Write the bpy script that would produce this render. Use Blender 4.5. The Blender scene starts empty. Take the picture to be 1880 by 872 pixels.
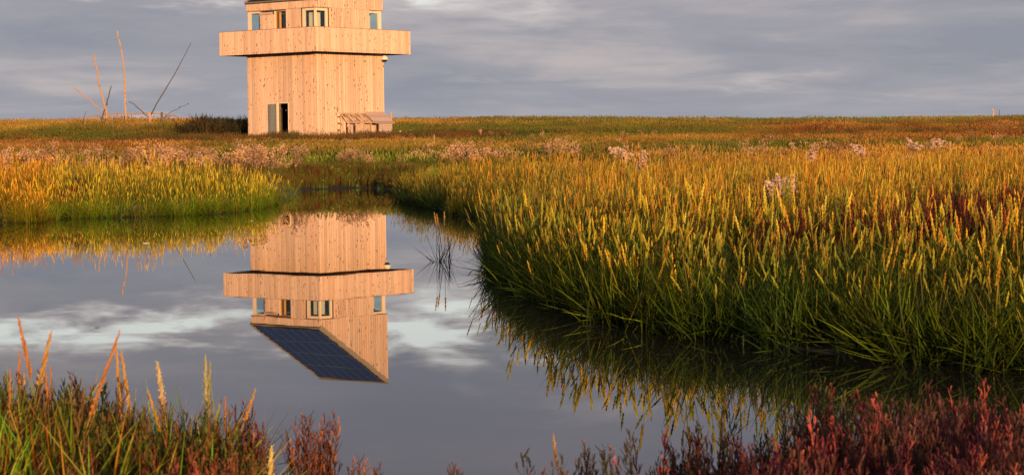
import bpy, math, random
import numpy as np
from mathutils import Vector, Matrix, Euler

SC = bpy.context.scene
COL = SC.collection
rng = np.random.default_rng(11)
random.seed(5)

# ------------------------------------------------------------------ camera
cam_data = bpy.data.cameras.new('camera')
cam_data.sensor_width = 36.0
cam_data.lens = 4000.0 / 1880.0 * 36.0
cam_data.clip_start = 0.1
cam_data.clip_end = 12000
cam_data.dof.use_dof = True
cam_data.dof.focus_distance = 19.0
cam_data.dof.aperture_fstop = 17.0
cam = bpy.data.objects.new('camera', cam_data)
COL.objects.link(cam)
EYE = 0.9975
cam.matrix_world = (Matrix.Translation((0, 0, EYE)) @ Matrix.Rotation(math.pi / 2 - 0.041813, 4, 'X')
                    @ Matrix.Rotation(-0.0121, 4, 'Z'))
SC.camera = cam

# ------------------------------------------------------------------ sun, sky, exposure
SUN_AZ = math.radians(13.0)     # to the right of straight behind the camera
SUN_EL = math.radians(4.0)
sd = Vector((math.sin(SUN_AZ) * math.cos(SUN_EL), -math.cos(SUN_AZ) * math.cos(SUN_EL), math.sin(SUN_EL)))
sl = bpy.data.lights.new('sun', 'SUN')
sl.energy = 5.0
sl.angle = math.radians(0.55)
sl.color = (1.0, 0.585, 0.28)
sun = bpy.data.objects.new('sun', sl)
sun.rotation_euler = sd.to_track_quat('Z', 'Y').to_euler()
COL.objects.link(sun)

SC.view_settings.view_transform = 'Standard'
SC.view_settings.look = 'None'
SC.view_settings.exposure = 0.45
SC.view_settings.gamma = 1.0
SC.render.engine = 'CYCLES'
SC.cycles.max_bounces = 7
SC.cycles.diffuse_bounces = 3
SC.cycles.glossy_bounces = 4
SC.cycles.transmission_bounces = 4
SC.cycles.transparent_max_bounces = 8
SC.cycles.use_denoising = True
SC.cycles.caustics_reflective = False
SC.cycles.caustics_refractive = False

world = bpy.data.worlds.new('World')
SC.world = world
world.use_nodes = True


class NT:
    """small helper for node trees"""
    def __init__(s, nt):
        s.nt = nt; nt.nodes.clear()

    def n(s, typ, **kw):
        nd = s.nt.nodes.new(typ)
        ins = kw.pop('ins', {})
        for k, v in kw.items(): setattr(nd, k, v)
        for k, v in ins.items():
            if isinstance(v, bpy.types.NodeSocket): s.nt.links.new(v, nd.inputs[k])
            else: nd.inputs[k].default_value = v
        return nd

    def m(s, op, a, b=None, c=None, clamp=False):
        ins = {0: a}
        if b is not None: ins[1] = b
        if c is not None: ins[2] = c
        nd = s.n('ShaderNodeMath', operation=op, ins=ins); nd.use_clamp = clamp
        return nd.outputs[0]

    def mix(s, f, a, b, blend='MIX'):
        nd = s.n('ShaderNodeMix', data_type='RGBA', blend_type=blend)
        for i, v in ((0, f), (6, a), (7, b)):
            if isinstance(v, bpy.types.NodeSocket): s.nt.links.new(v, nd.inputs[i])
            else: nd.inputs[i].default_value = v if i == 0 else (*v, 1.0)[:4]
        return nd.outputs[2]

    def ramp(s, f, stops):
        nd = s.n('ShaderNodeValToRGB', ins={0: f})
        el = nd.color_ramp.elements
        while len(el) > 1: el.remove(el[0])
        el[0].position = stops[0][0]; el[0].color = (*stops[0][1], 1)
        for p, c in stops[1:]:
            e = el.new(p); e.color = (*c, 1)
        return nd.outputs[0]

    def noise(s, vec, scale, detail=3, rough=0.5, w=None, dist=0.0):
        nd = s.n('ShaderNodeTexNoise', ins={'Vector': vec, 'Scale': scale, 'Detail': detail, 'Roughness': rough, 'Distortion': dist})
        return nd.outputs['Fac']

    def sstep(s, v, lo, hi):
        nd = s.n('ShaderNodeMapRange', interpolation_type='SMOOTHSTEP', ins={0: v, 1: lo, 2: hi})
        return nd.outputs[0]


def build_world():
    t = NT(world.node_tree)
    gen = t.n('ShaderNodeTexCoord').outputs['Generated']
    sep = t.n('ShaderNodeSeparateXYZ', ins={0: gen})
    x, y, z = sep.outputs
    zc = t.m('MAXIMUM', z, 0.0)
    den = t.m('ADD', zc, 0.12)
    px = t.m('DIVIDE', x, den); py = t.m('DIVIDE', y, den)
    pl = t.n('ShaderNodeCombineXYZ', ins={0: px, 1: py, 2: 0.0}).outputs[0]
    nish = t.n('ShaderNodeTexSky', sky_type='NISHITA', sun_disc=False, sun_elevation=SUN_EL,
               sun_rotation=math.pi - SUN_AZ, altitude=0.0, air_density=1.0, dust_density=1.5, ozone_density=1.0)
    A = t.noise(pl, 1.25, 6, 0.58, dist=.3)
    B = t.noise(t.n('ShaderNodeVectorMath', operation='ADD', ins={0: pl, 1: (13.7, 4.2, 0)}).outputs[0], 1.5, 5, 0.55, dist=0.3)
    Cn = t.noise(t.n('ShaderNodeVectorMath', operation='ADD', ins={0: pl, 1: (3.1, 31.0, 0)}).outputs[0], 1.6, 4, 0.5)
    # cloud deck: blue-grey to pinkish grey
    deck = t.ramp(A, [(0.34, (2.12, 2.22, 2.58)), (0.50, (2.62, 2.58, 2.86)), (0.66, (3.7, 3.35, 3.35))])
    low = t.sstep(zc, 0.035, 0.006)
    deck = t.mix(t.m('MULTIPLY', low, 0.65), deck, (2.45, 2.52, 2.9))
    high = t.sstep(zc, 0.087, 0.115)
    deck = t.mix(t.m('MULTIPLY', high, 0.6), deck, (2.3, 2.25, 2.75))
    deck = t.mix(t.m('MULTIPLY', t.sstep(t.noise(pl, 3.0, 5, .55), .48, .72), .4), deck, (2.1, 2.2, 2.6))
    # thin bright edges
    edge = t.sstep(B, 0.56, 0.70)
    deck = t.mix(t.m('MULTIPLY', edge, 0.22), deck, (3.5, 3.3, 3.3))
    # a rift of clear pale sky, its height drifting with the azimuth
    wob = t.m('MULTIPLY', t.m('SUBTRACT', Cn, 0.5), 0.034)
    az = t.n('ShaderNodeMath', operation='ARCTAN2', ins={0: x, 1: y}).outputs[0]
    ctr = t.m('ADD', 0.0850, t.m('MULTIPLY', t.m('SINE', t.m('MULTIPLY', az, 7.0)), 0.004))
    dl = t.m('DIVIDE', t.m('SUBTRACT', t.m('ADD', zc, wob), ctr), 0.0130)
    band = t.m('EXPONENT', t.m('MULTIPLY', t.m('MULTIPLY', dl, dl), -1.0))
    wis = t.noise(t.n('ShaderNodeVectorMath', operation='ADD', ins={0: pl, 1: (7.7, 1.2, 0)}).outputs[0], 4.6, 4, 0.55, dist=0.4)
    gapn = t.m('ADD', t.m('ADD', B, t.m('MULTIPLY', band, 0.37)), t.m('MULTIPLY', t.m('MULTIPLY', t.m('SUBTRACT', wis, .5), t.m('ADD', .12, band)), 1.35))
    gap = t.sstep(gapn, 0.69, 1.0)
    clear = t.mix(0.2, (8.4, 8.9, 8.8), nish.outputs[0])
    pink = t.mix(t.m('MULTIPLY', t.sstep(gapn, 0.60, 0.78), .8), deck, (4.2, 3.8, 3.8))
    col = t.mix(gap, pink, clear)
    bg = t.n('ShaderNodeBackground', ins={'Color': col, 'Strength': 0.1})
    t.n('ShaderNodeOutputWorld', ins={0: bg.outputs[0]})


build_world()


# ------------------------------------------------------------------ helpers
def mat(name):
    m = bpy.data.materials.new(name); m.use_nodes = True
    return m, NT(m.node_tree)


def out(t, sh): t.n('ShaderNodeOutputMaterial', ins={0: sh})


def tag(o, label=None, cat=None, group=None, kind=None):
    if label: o['label'] = label
    if cat: o['category'] = cat
    if group: o['group'] = group
    if kind: o['kind'] = kind
    return o


def link(name, me, material=None, parent=None, loc=None):
    o = bpy.data.objects.new(name, me)
    COL.objects.link(o)
    if material is not None and me is not None and not me.materials:
        for mm in (material if isinstance(material, (list, tuple)) else [material]): me.materials.append(mm)
    if parent: o.parent = parent
    if loc is not None: o.location = loc
    return o


class MB:
    def __init__(s): s.v = []; s.f = []; s.mi = []

    def hexa(s, p, mi=0):
        """8 points: bottom 4 ccw then top 4 ccw"""
        b = len(s.v); s.v += [tuple(q) for q in p]
        for f in ((3, 2, 1, 0), (4, 5, 6, 7), (0, 1, 5, 4), (1, 2, 6, 5), (2, 3, 7, 6), (3, 0, 4, 7)):
            s.f.append(tuple(b + i for i in f)); s.mi.append(mi)

    def box(s, x0, x1, y0, y1, z0, z1, mi=0):
        s.hexa([(x0, y0, z0), (x1, y0, z0), (x1, y1, z0), (x0, y1, z0), (x0, y0, z1), (x1, y0, z1), (x1, y1, z1), (x0, y1, z1)], mi)

    def tube(s, pts, rad, n=6, mi=0, wob=0.0):
        pts = [Vector(p) for p in pts]; b = len(s.v)
        for i, p in enumerate(pts):
            d = (pts[min(i + 1, len(pts) - 1)] - pts[max(i - 1, 0)]).normalized()
            u = d.orthogonal().normalized() if i == 0 else (u - d * u.dot(d)).normalized()
            w = d.cross(u); r = rad[i] if isinstance(rad, (list, tuple)) else rad
            for k in range(n):
                a = 2 * math.pi * k / n; rr = r * (1 + wob * random.uniform(-1, 1))
                s.v.append(tuple(p + (u * math.cos(a) + w * math.sin(a)) * rr))
        for i in range(len(pts) - 1):
            for k in range(n):
                s.f.append((b + i * n + k, b + i * n + (k + 1) % n, b + (i + 1) * n + (k + 1) % n, b + (i + 1) * n + k)); s.mi.append(mi)
        s.f.append(tuple(b + k for k in reversed(range(n)))); s.mi.append(mi)
        e = b + (len(pts) - 1) * n
        s.f.append(tuple(e + k for k in range(n))); s.mi.append(mi)

    def ball(s, c, r, nu=8, nv=6, sz=1.0, mi=0, z0=-1, z1=1):
        b = len(s.v)
        for j in range(nv + 1):
            th = math.acos(z1) + (math.acos(z0) - math.acos(z1)) * j / nv
            for i in range(nu):
                a = 2 * math.pi * i / nu
                s.v.append((c[0] + r * math.sin(th) * math.cos(a), c[1] + r * math.sin(th) * math.sin(a), c[2] + r * sz * math.cos(th)))
        for j in range(nv):
            for i in range(nu):
                s.f.append((b + j * nu + i, b + (j + 1) * nu + i, b + (j + 1) * nu + (i + 1) % nu, b + j * nu + (i + 1) % nu)); s.mi.append(mi)

    def mesh(s, name, smooth=False):
        me = bpy.data.meshes.new(name); me.from_pydata(s.v, [], s.f)
        if any(s.mi): me.polygons.foreach_set('material_index', s.mi)
        if smooth: me.polygons.foreach_set('use_smooth', [True] * len(s.f))
        me.update(); return me

    def build(s, name, material, parent=None, loc=None, smooth=False):
        return link(name, s.mesh(name, smooth), material, parent, loc)


# value noise on arrays (for terrain and planting)
def vnoise(x, y, seed=0):
    xi = np.floor(x).astype(np.int64); yi = np.floor(y).astype(np.int64)
    fx = x - xi; fy = y - yi
    fx = fx * fx * (3 - 2 * fx); fy = fy * fy * (3 - 2 * fy)

    def h(a, b):
        n = (a * 374761393 + b * 668265263 + seed * 1442695041) & 0xffffffff
        n = ((n ^ (n >> 13)) * 1274126177) & 0xffffffff
        return ((n ^ (n >> 16)) & 0xffff) / 65535.0
    return (h(xi, yi) * (1 - fx) + h(xi + 1, yi) * fx) * (1 - fy) + (h(xi, yi + 1) * (1 - fx) + h(xi + 1, yi + 1) * fx) * fy


def fbm(x, y, seed=0, o=3):
    s = 0; a = 0.5; t = 0
    for i in range(o):
        s = s + a * vnoise(x * 2 ** i, y * 2 ** i, seed + i); t += a; a *= 0.5
    return s / t


def ss(v, a, b):
    t = np.clip((v - a) / (b - a), 0, 1); return t * t * (3 - 2 * t)


# ------------------------------------------------------------------ terrain and pond
NEAR = [(-10, 7.3), (-8, 7.0), (-4, 6.7), (-2.5, 6.5), (-1.5, 6.25), (-1.0, 6.05), (-.72, 5.75), (-.5, 5.35), (-.15, 4.9), (.05, 4.95), (.35, 5.15),
        (.62, 5.5), (.9, 5.75), (1.25, 5.9), (1.9, 6.05), (3, 6.3), (5, 6.8), (7, 7.4)]
RIGHT = [(7, 8.5), (4.5, 8.65), (2.55, 9.11), (2.20, 9.37), (1.85, 9.74), (1.43, 10.20), (1.21, 10.56), (.99, 11.04), (.74, 11.49), (.62, 11.93), (.43, 12.81),
         (.24, 13.64), (.12, 14.42), (-.06, 15.90), (-.17, 18.95), (-.28, 23.41), (-.2, 25.4), (.35, 27.0), (.45, 28.6), (-.35, 30.6), (-.95, 31.8), (-.74, 33.19), (-1.44, 36.16), (-2.03, 41.18),
         (-2.19, 45.88), (-2.58, 50.63), (-3.34, 53.73)]
BACK = [(-3.96, 54.83), (-4.56, 53.79), (-5.11, 52.78), (-4.69, 47.78), (-4.30, 41.05), (-4.27, 36.40), (-4.57, 33.88), (-5.25, 32.83), (-6.03, 32.61),
        (-6.49, 32.53), (-6.87, 33.96), (-6.95, 33.0), (-6.77, 30.77), (-7.27, 30.95), (-7.60, 30.41), (-7.91, 29.29), (-9.6, 26), (-11, 18), (-11.5, 11)]
POND = np.array(NEAR + RIGHT + BACK, float)


def pond_sd(x, y):
    """signed distance to the pond's edge, negative over water"""
    x = np.asarray(x, float); y = np.asarray(y, float)
    d = np.full(x.shape, 1e9); ins = np.zeros(x.shape, bool)
    P = POND; Q = np.roll(P, -1, 0)
    for (ax, ay), (bx, by) in zip(P, Q):
        ex, ey = bx - ax, by - ay
        t = np.clip(((x - ax) * ex + (y - ay) * ey) / (ex * ex + ey * ey), 0, 1)
        d = np.minimum(d, np.hypot(x - ax - t * ex, y - ay - t * ey))
        c = ((ay > y) != (by > y))
        with np.errstate(divide='ignore', invalid='ignore'):
            xx = ax + (y - ay) * ex / (ey if ey else 1e-9)
        ins ^= c & (x < xx)
    return np.where(ins, -d, d)


HY = [-400, -60, -20, 6, 30, 45, 60, 90, 140, 200, 262, 330, 500, 900, 9000]
HZ = [1.2, .8, .35, .10, .13, .2, .34, .62, 1.38, 2.35, 3.22, 3.0, 1.6, .5, .5]


def height(x, y, sd=None):
    x = np.asarray(x, float); y = np.asarray(y, float)
    if sd is None: sd = pond_sd(x, y)
    base = np.interp(y, HY, HZ)
    base = base + ss(y, 140, 262) * (0.35 - 0.0072 * np.clip(x, -75, 90)) * (1 - ss(y, 300, 600))
    base = base + (fbm(x * .12, y * .12, 3) - .5) * .25 * ss(y, 45, 100) + (fbm(x * .03, y * .03, 9) - .5) * .7 * ss(y, 160, 240)
    base = base + (vnoise(x * 1.3, y * 1.3, 4) - .5) * .05
    base = base + .85 * np.exp(-((x + 31) / 10) ** 2 - ((y - 180) / 17) ** 2)
    left = ss(-x, 3, 7) * ss(y, 28, 40) * (1 - ss(y, 60, 120))
    base = base + left * .03
    land = np.clip(base, .05, None)
    w = sd + (vnoise(x * 3, y * 3, 8) - .5) * .08
    up = .18 * ss(w, -.12, .05) + .82 * ss(w, .05, .75)
    deep = -0.45 * ss(-w, .1, 1.2) - .01
    return np.where(w > -.12, -.03 + (land + .03) * up, deep - .02)


def grid_axis(parts):
    a = []
    for lo, hi, st in parts:
        a += list(np.arange(lo, hi, st))
    a.append(parts[-1][1]); return np.array(a)


def build_ground():
    ys = grid_axis([(-400, -40, 20), (-40, 0, 2), (0, 4, .5), (4, 20, .16), (20, 60, .3), (60, 150, 1.5), (150, 330, 4), (330, 1000, 30), (1000, 9000, 400)])
    xs = grid_axis([(-6000, -400, 400), (-400, -100, 15), (-100, -30, 3), (-30, -12, 1), (-12, 8, .16), (8, 30, 1), (30, 100, 3), (100, 400, 15), (400, 6000, 400)])
    X, Y = np.meshgrid(xs, ys)
    near = (np.abs(X) < 30) & (Y > -10) & (Y < 80)
    S = np.full(X.shape, 50.0); S[near] = pond_sd(X[near], Y[near])
    Z = height(X, Y, S)
    nx, ny = len(xs), len(ys)
    v = np.stack([X, Y, Z], -1).reshape(-1, 3)
    i = np.arange(ny - 1)[:, None] * nx + np.arange(nx - 1)[None, :]
    f = np.stack([i, i + 1, i + nx + 1, i + nx], -1).reshape(-1, 4)
    me = bpy.data.meshes.new('ground')
    me.vertices.add(len(v)); me.vertices.foreach_set('co', v.ravel())
    me.loops.add(f.size); me.loops.foreach_set('vertex_index', f.ravel())
    me.polygons.add(len(f)); me.polygons.foreach_set('loop_start', np.arange(len(f)) * 4)
    me.polygons.foreach_set('use_smooth', np.ones(len(f), bool))
    me.update(calc_edges=True); me.validate()
    m, t = mat('marsh_soil')
    g = t.n('ShaderNodeNewGeometry').outputs['Position']
    n1 = t.noise(g, .25, 5, .6); n2 = t.noise(g, 7.0, 4, .6)
    c = t.ramp(n1, [(.3, (.045, .04, .018)), (.5, (.075, .06, .022)), (.7, (.10, .065, .03))])
    c = t.mix(t.m('MULTIPLY', n2, .5), c, (.03, .028, .015))
    z = t.n('ShaderNodeSeparateXYZ', ins={0: g}).outputs[2]
    c = t.mix(t.sstep(z, .22, .02), c, (.009, .007, .005))
    b = t.n('ShaderNodeBump', ins={'Height': n2, 'Strength': .6, 'Distance': .03})
    p = t.n('ShaderNodeBsdfPrincipled', ins={'Base Color': c, 'Roughness': .85, 'Normal': b.outputs[0]})
    out(t, p.outputs[0])
    o = link('ground', me, m); tag(o, kind='structure')


build_ground()


def build_water():
    me = bpy.data.meshes.new('water')
    me.from_pydata([(-14, 4, 0), (10, 4, 0), (10, 58, 0), (-14, 58, 0)], [], [(0, 1, 2, 3)])
    m, t = mat('pond_water')
    g = t.n('ShaderNodeNewGeometry').outputs['Position']
    mp = t.n('ShaderNodeMapping', ins={'Vector': g, 'Scale': (1.0, 2.2, 1.0)}).outputs[0]
    n1 = t.noise(mp, 1.1, 2, .5)
    n2 = t.noise(mp, 6.0, 2, .5)
    amp = t.noise(g, .22, 2, .5)
    h = t.m('ADD', t.m('MULTIPLY', n1, 1.0), t.m('MULTIPLY', t.m('MULTIPLY', n2, .06), t.sstep(amp, .45, .7)))
    b = t.n('ShaderNodeBump', ins={'Height': h, 'Strength': 1.0, 'Distance': .00009})
    p = t.n('ShaderNodeBsdfPrincipled', ins={'Base Color': (.022, .019, .013, 1), 'Roughness': 0.0, 'IOR': 1.333, 'Normal': b.outputs[0]})
    out(t, p.outputs[0])
    o = link('water', me, m); tag(o, kind='structure')


build_water()


# ------------------------------------------------------------------ wood and metal materials
def wood_mat(name, base, dark, var=.16, knots=True, grain=1.0, axis_scale=(7, 7, .45)):
    m, t = mat(name)
    co = t.n('ShaderNodeTexCoord').outputs['Object']
    rnd = t.n('ShaderNodeObjectInfo').outputs['Random']
    off = t.n('ShaderNodeCombineXYZ', ins={0: t.m('MULTIPLY', rnd, 91.0), 1: t.m('MULTIPLY', rnd, 37.0), 2: t.m('MULTIPLY', rnd, 53.0)}).outputs[0]
    p0 = t.n('ShaderNodeVectorMath', operation='ADD', ins={0: co, 1: off}).outputs[0]
    mp = t.n('ShaderNodeMapping', ins={'Vector': p0, 'Scale': axis_scale}).outputs[0]
    g1 = t.noise(mp, 2.0 * grain, 4, .6, dist=.4)
    g2 = t.noise(mp, 9.0 * grain, 2, .6)
    # each board its own tone
    tone = t.ramp(rnd, [(0, tuple(c * (1 - var) for c in base)), (.35, base), (.7, tuple(min(1, c * (1 + var * .6)) for c in base)),
                        (.85, (base[0] * .98, base[1] * .90, base[2] * .82)), (1, tuple(c * (1 + var * .9) for c in base))])
    c = t.mix(t.m('MULTIPLY', t.sstep(g1, .45, .75), .45), tone, dark)
    c = t.mix(t.m('MULTIPLY', t.sstep(g2, .5, .8), .22), c, dark)
    if knots:
        kp = t.n('ShaderNodeMapping', ins={'Vector': p0, 'Scale': (6.5, 6.5, 2.6)}).outputs[0]
        vo = t.n('ShaderNodeTexVoronoi', ins={'Vector': kp, 'Scale': 1.0, 'Randomness': 1.0})
        ksz = t.m('MULTIPLY', t.n('ShaderNodeSeparateColor', ins={0: vo.outputs['Color']}).outputs[0], .26)
        k = t.sstep(t.m('SUBTRACT', vo.outputs['Distance'], ksz), .04, -.03)
        c = t.mix(t.m('MULTIPLY', k, .9), c, (.13, .055, .022))
    zz = t.n('ShaderNodeNewGeometry').outputs['Position']
    streak = t.noise(t.n('ShaderNodeMapping', ins={'Vector': zz, 'Scale': (2.2, 2.2, .16)}).outputs[0], 1.0, 4, .6)
    c = t.mix(t.m('MULTIPLY', t.sstep(streak, .48, .72), .22), c, tuple(d * .8 + .03 for d in dark))
    b = t.n('ShaderNodeBump', ins={'Height': g2, 'Strength': .3, 'Distance': .004})
    p = t.n('ShaderNodeBsdfPrincipled', ins={'Base Color': c, 'Roughness': .75, 'Normal': b.outputs[0]})
    p.inputs['Specular IOR Level'].default_value = .25
    out(t, p.outputs[0])
    return m


def plain(name, col, rough=.6, metal=0.0, noise=0.2):
    m, t = mat(name)
    co = t.n('ShaderNodeTexCoord').outputs['Object']
    n = t.noise(co, 6.0, 4, .6)
    c = t.mix(t.m('MULTIPLY', n, noise), col, tuple(k * .45 for k in col))
    p = t.n('ShaderNodeBsdfPrincipled', ins={'Base Color': c, 'Roughness': rough, 'Metallic': metal})
    out(t, p.outputs[0]); return m


M_PLANK = wood_mat('larch_plank', (.70, .50, .372), (.42, .25, .16), var=.2)
M_JAMB = wood_mat('window_frame_wood', (.78, .62, .44), (.6, .42, .25), knots=False)
M_ORANGE = wood_mat('bounce_orange_wood', (.62, .34, .13), (.40, .2, .07), knots=False)  # door reveal: orange-ish inner wood, with bounced light put into the colour
M_DARKGAP = plain('batten_behind_planks', (.10, .06, .035), .9)
M_FLASH = plain('brown_flashing', (.26, .17, .14), .5)
M_EDGE = wood_mat('weathered_roof_edge', (.30, .25, .20), (.14, .11, .08), knots=False)
M_OLD = wood_mat('weathered_board', (.50, .36, .25), (.22, .14, .09), var=.3, knots=True)
M_PINK = wood_mat('weathered_grey_pink_board', (.50, .38, .33), (.27, .20, .18), var=.25, knots=False)
M_GREYDOOR = wood_mat('grey_blue_door_board', (.15, .165, .18), (.08, .085, .09), var=.25, knots=False)
M_INSIDE = plain('dark_interior', (.05, .035, .025), .9)
M_FLOOR = plain('deck_underside', (.09, .06, .04), .8)
M_BARK = wood_mat('driftwood_bark', (.42, .27, .16), (.13, .08, .05), var=.25, knots=True, axis_scale=(4, 4, 2.5))
M_BARKDARK = wood_mat('dark_driftwood', (.10, .085, .065), (.04, .03, .025), var=.2, knots=False)
M_WHITE = plain('white_plastic', (.75, .72, .66), .35, noise=.05)
M_BLACK = plain('black_dome', (.02, .02, .022), .15, noise=.0)
M_BLACKROOF = plain('dark_roof_membrane', (.03, .032, .036), .6)
M_RAIL = plain('rail_metal', (.10, .12, .14), .5)
M_CORD = plain('green_cord', (.25, .4, .12), .6)


def glass_mat():
    m, t = mat('window_glass')
    tr = t.n('ShaderNodeBsdfTransparent', ins={0: (.90, .965, .96, 1)})
    gl = t.n('ShaderNodeBsdfGlossy', ins={0: (.85, .97, 1, 1), 'Roughness': .02})
    fc = t.n('ShaderNodeLayerWeight', ins={0: .5}).outputs['Facing']
    mx = t.n('ShaderNodeMixShader', ins={0: t.m('ADD', t.m('MULTIPLY', t.m('POWER', fc, 4.0), .7), .05, clamp=True), 1: tr.outputs[0], 2: gl.outputs[0]})
    out(t, mx.outputs[0]); return m


M_GLASS = glass_mat()


def panel_mat():
    m, t = mat('solar_cells')
    co = t.n('ShaderNodeTexCoord').outputs['Object']
    sp = t.n('ShaderNodeSeparateXYZ', ins={0: co})
    fx = t.m('PINGPONG', sp.outputs[0], .078); fy = t.m('PINGPONG', sp.outputs[1], .078)
    ln = t.m('MINIMUM', fx, fy)
    k = t.sstep(ln, .004, .001)
    c = t.mix(t.m('MULTIPLY', k, .15), (.002, .022, .095), (.05, .07, .14))
    p = t.n('ShaderNodeBsdfPrincipled', ins={'Base Color': c, 'Roughness': .2, 'IOR': 1.2, 'Specular IOR Level': .3})
    out(t, p.outputs[0]); return m


M_SOLAR = panel_mat()
M_ALU = plain('panel_frame_metal', (.07, .085, .12), .5, .2)

# ------------------------------------------------------------------ the wooden tower
YAW = 0.68952
EL = Vector((-math.cos(YAW), math.sin(YAW), 0))      # along the left face, from the near corner
ER = Vector((math.sin(YAW), math.cos(YAW), 0))       # along the right face
NR = Vector((math.cos(YAW), -math.sin(YAW), 0))      # outward from the right face  (= -EL)
WS = 6.43; HS = WS / 2
CEN = Vector((-13.0208, 146.3364, 0))
# local frame of the tower: local +x = right face outward (-EL), local +y = ER ; near corner C = (+HS,-HS)
tower = bpy.data.objects.new('wooden_tower', None); COL.objects.link(tower)
tower.location = CEN
tower.rotation_euler = (0, 0, math.atan2(NR.y, NR.x))
tag(tower, 'square larch-clad lookout tower with wraparound balcony and sloping solar roof', 'tower')
# local: left face lies on y=-HS (outward -y), t = HS - x ; right face on x=+HS (outward +x), t = y + HS
ZG = 1.1          # planks run a little below the plants


def lx(t): return HS - t
def ry(t): return t - HS


PLANKS = {}


def plank(parent, side, t0, t1, z0, z1a, z1b=None, off=HS, material=None, th=.022, z0b=None):
    """one upright board on a face; z1a/z1b = top at t0/t1"""
    if z1b is None: z1b = z1a
    if z0b is None: z0b = z0
    gap = .027; w = t1 - t0 - gap
    key = (side, round(w, 3), round(z1a - z0, 2), round(z1b - z0, 2), round(th, 3))
    if key not in PLANKS:
        b = MB(); c = .007
        def P(t, d, z):
            return (-t, -d, z) if side in 'L' else ((d, t, z) if side == 'R' else ((-d, t, z) if side == 'B' else (-t, d, z)))
        ha, hb = z1a - z0, z1b - z0
        pts = [P(0, 0, 0), P(w, 0, 0), P(w, th - c, 0), P(w - c, th, 0), P(c, th, 0), P(0, th - c, 0)]
        zt = [ha, hb, hb, hb - (hb - ha) * c / w, ha + (hb - ha) * c / w, ha]
        top = [(p[0], p[1], z) for p, z in zip(pts, zt)]
        n = 6
        b.v = pts + top
        fs = [tuple(range(n)), tuple(range(2 * n - 1, n - 1, -1))] + [(i, i + n, (i + 1) % n + n, (i + 1) % n) for i in range(n)]
        b.f = fs; b.mi = [0] * len(fs)
        me = b.mesh('plank'); me.materials.append(material or M_PLANK)
        PLANKS[key] = me
    me = PLANKS[key]
    jit = random.uniform(0, .005)
    if side == 'L': loc = (lx(t0 + gap / 2) + (off - HS), -off - jit, z0)
    elif side == 'R': loc = (off + jit, ry(t0 + gap / 2) - (off - HS), z0)
    return link('plank', me, None, parent, loc)


BW = .23


def boards(parent, side, ta, tb, z0, ztop, off=HS, th=.022):
    """clad from ta to tb; ztop may be a function of t"""
    n = max(1, round((tb - ta) / BW)); ws = [BW * random.choice((.8, 1, 1, 1, 1.25)) for _ in range(n)]
    s = (tb - ta) / sum(ws); t = ta
    for w in ws:
        t1 = t + w * s
        f = ztop if callable(ztop) else (lambda q: ztop)
        plank(parent, side, t, t1, z0, f(t), f(t1), off, th=th)
        t = t1


def roofz(t): return 10.66 + (14.78 - 10.66) * t / WS


# cores behind the planks
def wallL(name, rects, d=.20, m=M_DARKGAP):
    b = MB()
    for t0, t1, z0, z1 in rects: b.box(lx(t1), lx(t0), -HS + .001, -HS + d, z0, z1)
    return b.build(name, m, tower)


DZ = 4.02            # ground door head
WT = 10.14           # head of the upper windows
# left face lower and upper
wl = wallL('wall', [(0, 2.60, ZG, 7.26), (3.50, WS, ZG, 7.26), (2.60, 3.50, DZ, 7.26)])
boards(wl, 'L', 0, 2.60, ZG, 7.24); boards(wl, 'L', 2.60, 3.50, DZ, 7.24); boards(wl, 'L', 3.50, WS, ZG, 7.24)
wlu = wallL('wall', [(1.30, 2.69, 7.30, 10.6), (3.96, 5.14, 7.30, 9.86), (0.0, 1.30, WT + .06, 10.6), (2.69, 5.14, 10.08, 10.6), (5.14, WS, WT + .06, 10.6), (3.52, 3.96, 7.30, 10.08)])
boards(wlu, 'L', 1.30, 2.69, 7.5, WT); boards(wlu, 'L', 3.75, 5.14, 7.5, 9.86)
boards(wlu, 'L', 0, WS, WT + .02, 10.64)
# right face lower and upper
b = MB(); b.box(HS - .20, HS - .001, -HS + .20, HS, ZG, 7.26)
wr = b.build('wall', M_DARKGAP, tower); boards(wr, 'R', 0, WS, ZG, 7.24)
b = MB()
for t0, t1, z0, z1 in ((1.25, 5.10, 7.30, WT + .03),): b.box(HS - .20, HS - .001, ry(t0), ry(t1), z0, z1)
b.hexa([(HS - .2, -HS + .2, WT + .06), (HS - .001, -HS + .2, WT + .06), (HS - .001, HS, WT + .06), (HS - .2, HS, WT + .06),
        (HS - .2, -HS + .2, 10.68), (HS - .001, -HS + .2, 10.68), (HS - .001, HS, 14.6), (HS - .2, HS, 14.6)])
wru = b.build('wall', M_DARKGAP, tower)
boards(wru, 'R', 1.25, 5.10, 7.5, WT + .02)
boards(wru, 'R', 0, WS, WT + .03, roofz)
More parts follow.
